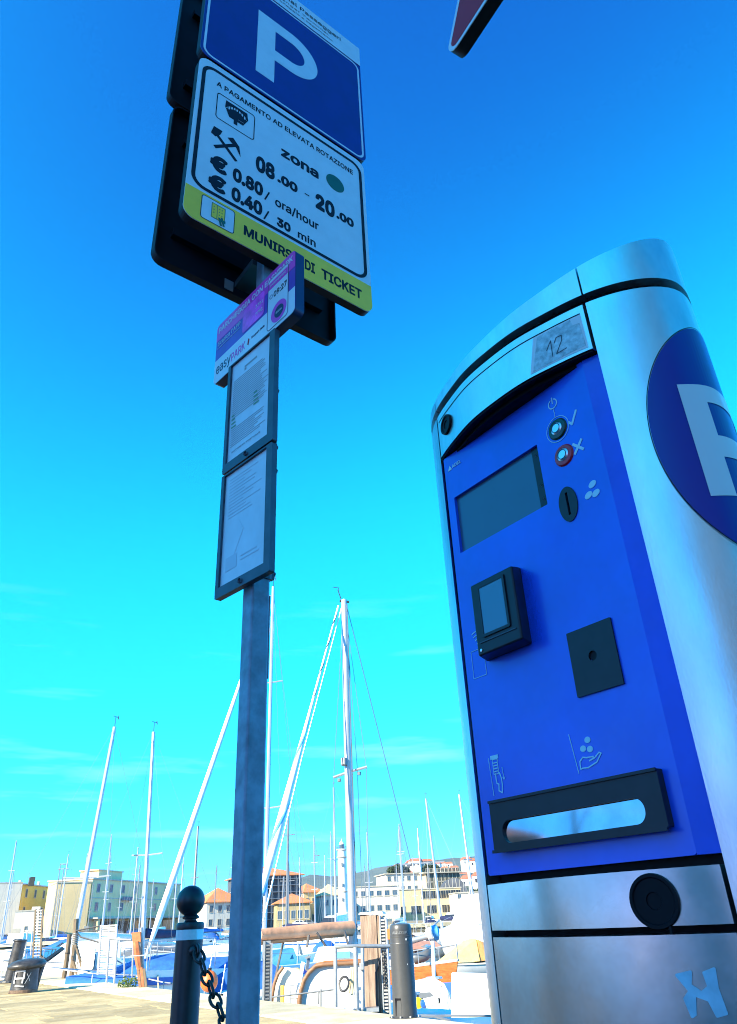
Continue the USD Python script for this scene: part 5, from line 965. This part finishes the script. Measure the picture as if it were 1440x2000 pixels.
part('folded_tarpaulin', tube([ol(266, 1840), ol(268, 1862), ol(271, 1885), ol(274, 1900)], np.array([0.06, 0.075, 0.06, 0.05]), 7), 'rust_orange', orp, smooth=50)
for k, (a, b) in enumerate((((270, 1895), (274, 1929)), ((276, 1890), (280, 1930)), ((281, 1892), (286, 1930)))): part('plank', beam(ol(*a, 17.1), ol(*b, 17.1), 0.05, 0.035), ('teak', 'rust_orange', 'pile_dark')[k], orp)
part('steel_post', tube([ol(281, 1930, 17.3), ol(276, 1812, 17.3)], 0.035, 8), 'galv_rail', orp, smooth=40)
part('cross_rail', tube([ol(255, 1868, 17.0), ol(285, 1866, 17.0)], 0.012, 6), 'galv_rail', orp)
stanchion_pair('row of thin white stanchions in front of the blue tarpaulin', [((243, 1918), (243, 1865)), ((258, 1922), (260, 1840))], 17.5, None, 'mast_alloy', 0.016)
pl = at(251, 1924, 17.4)
pt = thing('weed_tuft', 'small green weed growing at the kerb edge near the orange post', 'plant', (pl[0], pl[1], 0.0)); r_ = np.random.default_rng(8); V, F = [], []
for k in range(240):
    a = r_.uniform(0, 6.28); rr = 0.20 * math.sqrt(r_.uniform()); h = r_.uniform(0.03, 0.24) * (1 - rr * 2.2); c = np.array([rr * math.cos(a), rr * math.sin(a), h]); d = r_.normal(size=3); d /= np.linalg.norm(d); e = np.cross(d, r_.normal(size=3)); e /= np.linalg.norm(e); s = r_.uniform(0.02, 0.04)
    n0 = len(V); V += [c - d * s, c + e * s * 0.4, c + d * s, c - e * s * 0.4]; F += [[n0, n0 + 1, n0 + 2], [n0, n0 + 2, n0 + 3]]
part('leaves', trimesh.Trimesh(np.array(V), np.array(F), process=False), 'leaf_green', pt)
part('stem', [tube([(0, 0, 0), (0.1 * math.cos(a), 0.1 * math.sin(a), 0.15)], 0.004, 4) for a in np.arange(0, 6.2, 0.7)], 'leaf_green', pt)

# ------------------------------------------------------------------ the stone pier and the far marina
def wall_line(name, label, a, b, thick, z0, z1, rows, blk, m, cat='wall', n_max=120, seed=1):
    a, b = np.array(a, float), np.array(b, float); L = np.linalg.norm(b - a); ang = math.degrees(math.atan2(*(b - a)[::-1])); t = thing(name, label, cat, (*a, 0), ang); r_ = random.Random(seed)
    part('core', bx(0, L, 0.06, thick, z0, z1 - 0.02), m, t); h = (z1 - z0) / rows
    for k in range(rows):
        x = -r_.uniform(0, blk)
        while x < L:
            w = blk * r_.uniform(0.8, 1.3); x0, x1 = max(0, x), min(L, x + w)
            if x1 - x0 > 0.3: part('stone_block', bx(x0 + 0.02, x1 - 0.02, r_.uniform(-0.04, 0.02), 0.055, z0 + k * h + 0.02, z0 + (k + 1) * h - 0.02), m, t)
            x += w
    part('coping', [bx(0, L, -0.12, thick + 0.1, z1 - 0.018, z1 + 0.22)], 'kerbstone', t); return t
pa, pb_ = xy(-60, 66), xy(372, 70)
wall_line('harbour_pier', 'long low stone pier across the harbour at the left', pa, pb_, 5.0, -1.6, 0.42, 4, 1.5, 'quay_stone', 'pier')
pc, pd = xy(745, 62), xy(990, 66)
wall_line('harbour_pier', 'stone pier across the harbour beside the ticket machine', pc, pd, 5.0, -1.6, 0.42, 4, 1.5, 'quay_stone', 'pier', seed=4)
for k, (u, lb) in enumerate(((831, 'left black tyre fender hung on the right stone pier'), (849, 'right black tyre fender hung on the right stone pier'))):
    x, y = xy(u, 62.6); ty = thing('tyre_fender', lb, 'tyre', (x, y - 0.55, -0.45)); part('tyre', torus(0.38, 0.17, (0, 0, 0), (0.1, 1, 0), 20, 8), 'rubber', ty, smooth=True); part('rope', tube([(0, 0, 0.4), (0, 0.3, 1.0)], 0.03, 5), 'fender_white', ty)

rg = random.Random(21)
kinds = []
def far_sail(k, hullm, boomc, mast, L, grp, label):
    t = sailboat('sailing_boat', label, (0, 0), 0, L=L, B=L * 0.31, H=1.05, hullm=hullm, stripem=('hull_blue', 'hull_navy', 'hull_red')[k % 3], boomc=boomc, mastm=mast, mast_r=0.11, spreaders=(0.45, 0.72) if k % 2 else (0.5,), wire_r=0.012, detail=0, windows=2, group=grp, masthead=k % 2 == 0)
    return t
protos = [far_sail(0, 'gelcoat', 'canvas_blue', 'mast_alloy', 10.5, None, ''), far_sail(1, 'gelcoat', 'canvas_white', 'mast_alloy', 11.5, None, ''), far_sail(2, 'gelcoat_cream', 'canvas_navy', 'mast_grey', 9.5, None, ''), far_sail(3, 'hull_navy', 'canvas_white', 'mast_alloy', 12.0, None, '')]
plab = ['white sloop with blue sail cover', 'white sloop with double spreaders', 'cream sloop with dark mast', 'navy hulled sloop']
pgrp = ['far white sailing boats with blue sail covers', 'far white sailing boats with white sail covers', 'far cream sailing boats with dark masts', 'far navy sailing boats']
mpro = [motorboat('motor_cruiser', '', (0, 0), 0, L=9, B=3.1, H=1.3, cab=(-0.2, 0.28, 1.5), detail=0), motorboat('motor_cruiser', '', (0, 0), 0, L=7, B=2.6, H=1.0, cab=(-0.05, 0.28, 0.9), cover=('canvas_blue', -0.45, -0.05, 1.2), detail=0), motorboat('motor_cruiser', '', (0, 0), 0, L=7.5, B=2.7, H=1.1, cab=(-0.1, 0.3, 1.0), cover=('canvas_navy', -0.45, -0.12, 1.0), stripem='hull_navy', detail=0)]
mlab = ['white long cabined cruiser', 'white cruiser with blue cover', 'white cruiser with navy stripe']
mgrp = ['far white motor cruisers', 'far motor cruisers with blue covers', 'far motor cruisers with navy covers']
used = {}
def put(src, nm, key, lab, grp, x, y, rz, sc):
    if key not in used:
        used[key] = src; p = UsdGeom.Xformable(src); p.ClearXformOpOrder(); ops = {o.GetOpName(): o for o in p.GetOrderedXformOps()}
        src.GetAttribute('xformOp:translate').Set(Gf.Vec3d(x, y, WZ)); src.GetAttribute('xformOp:rotateZ').Set(float(rz)); src.CreateAttribute('xformOp:scale', Sdf.ValueTypeNames.Float3).Set(Gf.Vec3f(sc, sc, sc))
        src.CreateAttribute('xformOpOrder', Sdf.ValueTypeNames.TokenArray, False, Sdf.VariabilityUniform).Set(['xformOp:translate', 'xformOp:rotateZ', 'xformOp:scale']); tag(src, lab, None, grp)
    else: copy_of(src, nm, (x, y, WZ), rz, sc, lab, grp)
LAND = [(40, 'the blank white house'), (98, 'the yellow house'), (168, 'the cream gable'), (255, 'the near long building'), (350, 'the far long building'), (475, 'the orange roofed house'), (600, 'the netted block'), (700, 'the lighthouse'), (785, 'the white barracks'), (850, 'the villa'), (2000, 'the round roofed hall')]
# rows of berths: (depth, first column, last column, spacing in metres, share of sailing boats)
for D, u0, u1, sp, ps in ((52, -20, 965, 3.6, 0.0), (80, -30, 960, 4.6, 0.45), (98, -30, 965, 4.6, 0.55), (122, -30, 965, 5.2, 0.6), (150, -20, 965, 6.0, 0.7), (185, 0, 965, 8.0, 0.75)):
    x0, x1 = xy(u0, D)[0], xy(u1, D)[0]; x = x0
    while x < x1:
        X = x + rg.uniform(-0.8, 0.8); row = {52: 'near', 80: 'first', 98: 'second', 122: 'third', 150: 'fourth', 185: 'last'}[D]; uu = 720 + X / D * 1656; lm = next((w for lim, w in LAND if uu < lim), LAND[-1][1]); Y = D + rg.uniform(-3, 3); rz = rg.choice((82, 262)) + rg.uniform(-14, 14)
        if rg.random() < ps:
            k = rg.choices(range(4), (4, 3, 3, 2))[0]; sc = rg.uniform(0.72, 1.0) if D < 110 else rg.uniform(0.8, 1.08); put(protos[k], 'sailing_boat', 's%d' % k, f'{plab[k]}, {row} berth row before {lm}', f'{pgrp[k]}, {row} row, {lm}', X, Y, rz, sc * (0.78 if D < 90 else 0.9 if D < 110 else 1.0))
        else:
            k = rg.choices(range(3), (3, 3, 3))[0]; put(mpro[k], 'motor_cruiser', 'm%d' % k, f'{mlab[k]}, {row} berth row before {lm}', f'{mgrp[k]}, {row} row, {lm}', X, Y, rz, rg.uniform(0.75, 1.05) * (0.62 if D < 60 else 1.0))
        x += sp * rg.uniform(0.75, 1.3)

# ------------------------------------------------------------------ far shore
shore = tag(part('far_quay', poly_prism(Polygon([(-420, 205), (260, 205), (420, 1500), (-900, 1500)]), -4.0, 0.55), 'far_ground'), 'flat land of the far quay', None, None, 'structure')
def car(label, u, D, rz, m):
    x, y = xy(u, D); t = thing('parked_car', label, 'car', (x, y, 0.56), rz)
    prof = Polygon([(-2.0, 0.3), (2.05, 0.3), (2.1, 0.75), (1.2, 0.9), (0.6, 1.42), (-1.0, 1.45), (-1.75, 1.0), (-2.05, 0.9)]); part('body', plate(prof, -0.82, 0.82), m, t)
    part('side_glass', plate(Polygon([(-1.45, 0.95), (0.98, 0.95), (0.5, 1.36), (-0.95, 1.38)]), -0.835, 0.835), 'tinted_glass', t)
    part('windscreen', trimesh.convex.convex_hull(np.array([(1.22, -0.7, 0.93), (1.22, 0.7, 0.93), (0.66, -0.65, 1.40), (0.66, 0.65, 1.40), (1.1, -0.7, 0.90), (1.1, 0.7, 0.90)])), 'tinted_glass', t)
    for x_ in (-1.3, 1.3):
        for y_ in (-0.74, 0.74): w = part('wheel', cyl((x_, y_ - 0.11, 0.31), (x_, y_ + 0.11, 0.31), 0.31, 14), 'rubber', t); part('rim', cyl((x_, y_ - 0.118, 0.31), (x_, y_ + 0.118, 0.31), 0.18, 10), 'car_grey', w)
    return t
for a in (('blue parked car at the far left quay', 6, 214, 12, 'car_blue'), ('red parked car before the low white hut', 33, 216, 10, 'car_red'), ('grey parked car right of the red car', 52, 214, 8, 'car_grey'), ('dark blue parked car before the cream building', 118, 218, 5, 'car_blue'), ('white parked car under the long building', 205, 222, 15, 'car_white'), ('grey parked car under the long building portico', 225, 228, 20, 'car_grey'), ('blue parked car farther along the long building', 262, 236, 20, 'car_blue'), ('white parked car by the small orange roofed house', 586, 230, 5, 'car_white'), ('dark parked car beside the white car on the far quay', 604, 232, 0, 'car_grey'), ('blue parked car behind the lighthouse foot', 676, 236, 5, 'car_blue')): car(*a)
def house(label, c0, c1, D0, D1, vtop, wallm, floors, cols, depth=12, z0=0.55, roofm='roof_orange', flat=True, hip=2.0, wm='window_blue', winw=1.1, winh=1.6, over=0.3, name='harbour_building', trimz=None, winset=None, ztop=None):
    """A building whose front runs between two view columns at two depths."""
    a = np.array(xy(c0, D0)); b = np.array(xy(c1, D1)); W = np.linalg.norm(b - a); ang = math.degrees(math.atan2(*(b - a)[::-1])); H = (ztop if ztop else at(c0, vtop, D0)[2]) - z0
    return block(name, label, (a + b) / 2, ang, W, depth, H, wallm, floors, cols, roofm, z0, hip, over, winw, winh, wm, flat=flat, trimz=trimz, winset=winset, base=-1.0)
# long cream building: shaded front to the right, sunlit blind end to the left
cA = np.array(xy(168, 232)); hl = house('long cream harbour building with rows of windows and a roof hut', 168, 346, 232, 285, 1718, 'plaster_cream', 3, 8, depth=14, winw=1.5, winh=2.0, trimz=(9.4, 4.6), winset=lambda f, k: f > 0)
W_ = np.linalg.norm(np.array(xy(346, 285)) - cA)
part('roof_hut', [bx(-W_ * 0.36, -W_ * 0.12, 3, 9, 14.9, 16.9), bx(-W_ * 0.37, -W_ * 0.11, 2.8, 9.2, 16.9, 17.2)], 'plaster_cream', hl)
for k in range(6): part('portico_pier', bx(-W_ / 2 + 1.0 + k * W_ / 6, -W_ / 2 + 1.9 + k * W_ / 6, -2.6, -1.9, 0.0, 4.2), 'plaster_cream', hl)
part('portico_roof', bx(-W_ / 2, W_ / 2, -3.0, -0.01, 4.2, 4.55), 'stone_trim', hl)
part('garage_door', bx(-W_ / 2 + 3, W_ / 2 - 3, -0.05, -0.002, 0.0, 3.6), 'window_dark', hl)
part('balcony', [bx(-W_ * 0.22, -W_ * 0.10, -1.0, -0.15, 9.0, 9.15), bx(-W_ * 0.22, -W_ * 0.10, -1.0, -0.95, 9.15, 10.0)], 'window_blue', hl)
he = house('tall blind cream gable wall left of the long building', 96, 166, 226, 230.5, 1726, 'plaster_cream', 1, 1, depth=10, winset=lambda f, k: False, over=0.15)
part('door', bx(4.0, 5.4, -0.06, -0.002, 0.0, 2.6), 'stone_trim', he)
hy = house('yellow ochre house with shuttered windows between white and cream walls', 28, 97, 236, 262, 1729, 'plaster_yellow', 3, 4, depth=12, winw=1.3, winh=2.0, wm='shutter', winset=lambda f, k: f > 0)
part('chimney', [bx(-8, -7.4, 3, 3.6, 14.0, 15.4), bx(6, 6.7, 3, 3.7, 14.0, 15.6)], 'stone_trim', hy)
hw = house('blank white house at the far left edge', -60, 27, 228, 234, 1728, 'plaster_white', 1, 2, depth=12, winset=lambda f, k: False, over=0.05)
part('chimney', bx(7.5, 9.0, 2, 3.5, 13.5, 15.8), 'shutter', hw)
hh = house('low white quay hut before the yellow house', 22, 72, 212, 214, 1782, 'plaster_white', 1, 3, depth=8, winw=0.5, winh=0.8, winset=lambda f, k: k == 1, over=0.1)
part('porch_opening', bx(-3.0, -1.2, -0.04, -0.002, 0, 2.6), 'stone_trim', hh); part('water_tank', bx(0.6, 2.6, 2, 4, 5.3, 7.4), 'plaster_white', hh)
# orange roofed houses and the scaffolded block
ho = house('small house with a bright orange tiled roof left of the sign post', 402, 470, 250, 256, 1764, 'plaster_white', 2, 4, depth=12, flat=False, hip=4.0, over=0.8)
hg = house('grey netted block under scaffolding with an orange roof', 478, 588, 262, 270, 1712, 'mesh_grey', 5, 1, depth=22, flat=False, hip=3.2, over=1.0, winset=lambda f, k: False)
Wg = np.linalg.norm(np.array(xy(588, 270)) - np.array(xy(478, 262))); Hg = at(478, 1712, 262)[2] - 0.55
part('scaffold_poles', [bx(x - 0.06, x + 0.06, -1.5, -1.38, 0, Hg - 0.3) for x in np.linspace(-Wg / 2, Wg / 2, 10)] + [bx(x - 0.06, x + 0.06, -0.3, -0.18, 0, Hg - 0.3) for x in np.linspace(-Wg / 2, Wg / 2, 10)], 'scaffold', hg)
for z in np.linspace(2.2, Hg - 1, 7): part('scaffold_deck', bx(-Wg / 2, Wg / 2, -1.5, -0.1, z, z + 0.14), 'scaffold', hg)
hs = house('low pavilion with a wide orange roof in front of the netted block', 540, 606, 236, 238, 1766, 'plaster_olive', 1, 5, depth=10, flat=False, hip=2.4, over=0.8, winw=1.2, winh=2.0)
hr = house('red roofed house at the foot of the hill', 594, 632, 300, 304, 1744, 'plaster_cream', 2, 3, depth=12, flat=False, hip=3.0, over=0.6)
# lighthouse
lx, ly = xy(671, 262); lh = thing('lighthouse', 'white stone lighthouse tower beside the tall yacht mast', 'lighthouse', (lx, ly, 0.55))
zt_ = at(671, 1662, 262)[2] - 0.55
part('tower', lathe([(0, 0), (2.6, 0), (2.5, 3.0), (1.6, 3.1), (1.42, zt_ * 0.55), (1.28, zt_), (0, zt_)], 24), 'lighthouse_stone', lh, smooth=30)
part('gallery', lathe([(1.28, zt_ + 0.002), (1.75, zt_ + 0.25), (1.75, zt_ + 0.5), (0.9, zt_ + 0.51), (0, zt_ + 0.51)], 24), 'lighthouse_stone', lh, smooth=30)
part('gallery_railing', [torus(1.7, 0.04, (0, 0, zt_ + 1.2), (0, 0, 1), 24, 4)] + [tube([(1.7 * math.cos(a), 1.7 * math.sin(a), zt_ + 0.5), (1.7 * math.cos(a), 1.7 * math.sin(a), zt_ + 1.2)], 0.035, 4) for a in np.arange(0, 6.28, 0.52)], 'mast_grey', lh)
part('lantern_room', lathe([(0, zt_ + 0.52), (0.75, zt_ + 0.52), (0.75, zt_ + 1.9), (0, zt_ + 1.9)], 12), 'window_blue', lh)
part('lantern_dome', lathe([(0.9, zt_ + 1.91), (0.7, zt_ + 2.4), (0.25, zt_ + 2.8), (0.05, zt_ + 3.6), (0, zt_ + 3.6)], 16), 'lighthouse_stone', lh, smooth=40)
for z in (zt_ * 0.3, zt_ * 0.5, zt_ * 0.78): part('tower_window', bx(-0.22, 0.22, -1.75, -1.0, z, z + 0.9), 'mast_grey', lh)
for z in (zt_ * 0.42, zt_ * 0.90): part('ring_moulding', lathe([(1.2, z), (1.65, z + 0.1), (1.65, z + 0.35), (1.2, z + 0.45)], 24), 'stone_trim', lh)
# pale buildings at the right
house('long white barracks with paired windows right of the lighthouse', 640, 782, 290, 296, 1736, 'plaster_white', 2, 9, depth=14, winw=1.6, winh=1.7, z0=2.5, trimz=(6.0,))
house('lower white wing left of the barracks', 632, 670, 280, 282, 1750, 'plaster_white', 2, 3, depth=12, winw=1.2, winh=1.5, flat=False, hip=3.5, over=0.5, roofm='plaster_cream')
house('big pale villa standing high behind the barracks', 758, 836, 360, 365, 1708, 'plaster_white', 4, 6, depth=16, winw=1.5, winh=1.8, z0=2.5, over=0.8)
hc = house('pale colonnaded building with tall dark openings on the slope', 838, 906, 360, 365, 1706, 'plaster_cream', 2, 9, depth=18, winw=1.4, winh=5.2, z0=8.0, over=1.6, wm='shutter')
house('white terrace building with a row of dark openings', 784, 905, 320, 326, 1739, 'plaster_cream', 2, 12, depth=14, winw=1.9, winh=2.6, z0=1.0, winset=lambda f, k: (f == 1 and k > 3) or (f == 0 and k % 3 != 1), wm='window_dark')
hb_ = house('white block with scattered windows beside the machine edge', 895, 972, 312, 314, 1745, 'plaster_white', 3, 6, depth=14, winw=1.2, winh=1.5, winset=lambda f, k: (f * 3 + k) % 4 != 1)
xa, ya = xy(893, 335); ar = thing('round_roofed_hall', 'dark round roofed hall between the colonnade and the hill', 'building', (xa, ya, 9.0), 2); th = np.linspace(0, math.pi, 17)
part('roof', plate(Polygon([(5.0 * math.cos(a), 0.5 + 5.4 * math.sin(a)) for a in th]), 0, 14), 'mesh_grey', ar); part('wall', bx(-4.9, 4.9, 0.3, 13.7, -9, 0.49), 'plaster_cream', ar)
for k in range(6): part('rib', bx(-3.6 + k * 1.45, -3.5 + k * 1.45, -0.12, -0.01, 0.5, 0.5 + 5.4 * math.sqrt(max(0, 1 - ((-3.55 + k * 1.45) / 5.0) ** 2)) - 0.2), 'plaster_white', ar)
for u, D in ((812, 330), (900, 318)):
    pass
xc, yc = xy(805, 600); tcr = thing('tower_crane', 'thin grey tower crane on the skyline above the villa', 'crane', (xc, yc, 10.0)); zc = at(805, 1688, 600)[2] - 10
part('mast', beam((0, 0, 0), (0, 0, zc), 1.2, 1.2), 'scaffold', tcr); part('jib', beam((-10, 0, zc), (26, 2, zc + 0.8), 0.9, 0.9), 'scaffold', tcr); part('cab', bx(-1.2, 1.2, -1.2, 1.2, zc - 2.5, zc - 0.3), 'mesh_grey', tcr)
# street lamps on the far quay
for (u, v, D, lb, two) in ((106, 1697, 205, 'double armed quay lamp before the cream gable', True), (98, 1688, 204, 'single tall lamp pole left of the double lamp', False), (616, 1670, 225, 'thin lamp pole left of the red roofed house', False)):
    x, y = xy(u, D); z = at(u, v, D)[2]; t = thing('quay_lamp', lb, 'street lamp', (x, y, 0.55)); part('pole', tube([(0, 0, 0), (0, 0, z - 0.55)], 0.14, 8, taper=0.09), 'mast_grey', t)
    part('lamp_head', [bx(-1.3 if two else -0.1, 1.3, -0.12, 0.12, z - 0.75, z - 0.6)], 'mast_grey', t); part('lamp_glass', [bx(s * 1.1 - 0.3, s * 1.1 + 0.3, -0.15, 0.15, z - 0.85, z - 0.76) for s in ((-1, 1) if two else (1,))], 'window_blue', t)
# hills
def ridge(name, label, pts, D, depth, m, seed):
    us = np.linspace(pts[0][0], pts[-1][0], 90); vs = np.interp(us, [p[0] for p in pts], [p[1] for p in pts]); top = np.array([at(u, v, D) for u, v in zip(us, vs)])
    rows = []
    for k, f in enumerate((0.0, 0.25, 0.5, 0.75, 1.0, 1.3)):
        y = D - depth * (1 - f); r = top.copy(); r[:, 0] = top[:, 0]; r[:, 1] = y; zf = math.sin(min(1, f) * math.pi / 2) ** 1.3 if f <= 1 else 0.75
        nz = meshkit.fbm(np.stack([top[:, 0] / 260 + seed, np.full(len(top), f * 2.0), np.full(len(top), seed * 1.7)], 1), 5, seed) - 0.5
        r[:, 2] = -6 + (top[:, 2] + 6) * zf * (1 + 0.20 * nz * (1 if f < 1 else 0)) + (meshkit.noise(np.stack([top[:, 0] / 14, np.full(len(top), f * 9), np.zeros(len(top))], 1), seed) - 0.5) * top[:, 2] * 0.04
        rows.append(r)
    n = len(us); V = np.vstack(rows); F = []
    for i in range(len(rows) - 1):
        for j in range(n - 1): a, b, c, d = i * n + j, i * n + j + 1, (i + 1) * n + j + 1, (i + 1) * n + j; F += [[a, b, c], [a, c, d]]
    return tag(part(name, trimesh.Trimesh(V, F, process=False), m, None, smooth=True), label, None, None, 'structure')
ridge('hill', 'blue grey wooded ridge behind the harbour town', [(420, 1752), (560, 1738), (600, 1722), (640, 1712), (660, 1716), (700, 1710), (760, 1695), (800, 1692), (850, 1686), (900, 1680), (950, 1674), (1100, 1668), (1250, 1690), (1500, 1720)], 2300, 1300, 'hill_green', 3)
ridge('hill', 'lower dark slope with houses behind the pale buildings', [(700, 1765), (760, 1722), (800, 1704), (850, 1700), (930, 1712), (990, 1722), (1150, 1740)], 800, 360, 'hill_green', 8)
r_ = random.Random(31)
hill_house = None
for k in range(46):
    u = r_.uniform(775, 985); D = r_.uniform(560, 1500); x, y = xy(u, D); f = min(1.0, (D - 440) / 360)
    vt = np.interp(u, [760, 800, 850, 930, 990], [1722, 1704, 1700, 1712, 1722]); v = r_.uniform(vt + 3, vt + 26) if D < 800 else r_.uniform(np.interp(u, [775, 850, 985], [1696, 1690, 1678]), vt + 2)
    z = at(u, v, D)[2]; sc = 0.8 + 0.6 * r_.random()
    if hill_house is None:
        hill_house = thing('hillside_house', 'tiny pale house on the hillside behind the harbour', 'house', (x, y, z), r_.uniform(-30, 30), 'pale houses scattered on the hillside')
        part('wall', bx(-5, 5, 0, 8, -9, 5.5), 'plaster_white', hill_house); part('roof', trimesh.convex.convex_hull(np.array([(-5.5, -0.5, 5.51), (5.5, -0.5, 5.51), (5.5, 8.5, 5.51), (-5.5, 8.5, 5.51), (-4, 4, 7.6), (4, 4, 7.6)])), 'roof_tile', hill_house)
        for xx_ in (-3, 0, 3): part('window', bx(xx_ - 0.6, xx_ + 0.6, -0.05, -0.002, 2.2, 4.0), 'window_dark', hill_house)
    else: copy_of(hill_house, 'hillside_house', (x, y, z), r_.uniform(-30, 30), sc, 'tiny pale house on the hillside behind the harbour', 'pale houses scattered on the hillside')
# trees on the skyline
tp_ = None
for k, (u, D, hgt) in enumerate(((388, 300, 9), (398, 296, 8), (408, 305, 7), (772, 420, 9), (784, 420, 10), (797, 425, 9), (842, 450, 10), (852, 455, 11), (930, 340, 10), (945, 345, 11), (590, 290, 8), (634, 310, 8))):
    x, y = xy(u, D); zb = 0.55 if D < 400 else at(u, 1712, D)[2] - 4
    if tp_ is None:
        tp_ = thing('shore_tree', 'dark round tree on the far shore near the orange roofed house', 'tree', (x, y, zb), 0, 'dark far trees near the orange roofed house'); rr = np.random.default_rng(2); V, F = [], []
        for q in range(900):
            d = rr.normal(size=3); d /= np.linalg.norm(d); c = d * rr.uniform(0.55, 1.0) * np.array([2.6, 2.6, 2.3]) * (0.8 + 0.35 * meshkit.noise(d * 2.2 + 5)) + [0, 0, 5.6]; a = rr.normal(size=3); a /= np.linalg.norm(a); b = np.cross(a, rr.normal(size=3)); b /= np.linalg.norm(b); s = rr.uniform(0.25, 0.5); n0 = len(V); V += [c - a * s, c + b * s * 0.6, c + a * s, c - b * s * 0.6]; F += [[n0, n0 + 1, n0 + 2], [n0, n0 + 2, n0 + 3]]
        part('crown', trimesh.Trimesh(np.array(V), np.array(F), process=False), 'leaf_dark', tp_); part('trunk', tube([(0, 0, -2), (0, 0, 2), (0.3, 0, 5)], 0.3, 7, taper=0.15), 'pile_dark', tp_)
    else: copy_of(tp_, 'shore_tree', (x, y, zb), k * 47, hgt / 8.0, 'dark round tree on the far shore near ' + next((w for lim, w in LAND if u < lim), LAND[-1][1]), 'dark far trees near ' + next((w for lim, w in LAND if u < lim), LAND[-1][1]))

# ------------------------------------------------------------------ air
MATS['haze_air'] = usdkit.material(stage, '/World/Looks/haze_air', {'v': ('principled_volume', {'color': (0.72, 0.84, 1.0), 'density': 0.00004, 'anisotropy': 0.2})}, [], volume='v.volume')
hz = tag(part('haze', bx(-4000, 4000, -4000, 4000, -9.0, 195.0), 'haze_air'), 'thin blue sea air over the harbour', None, None, 'stuff')
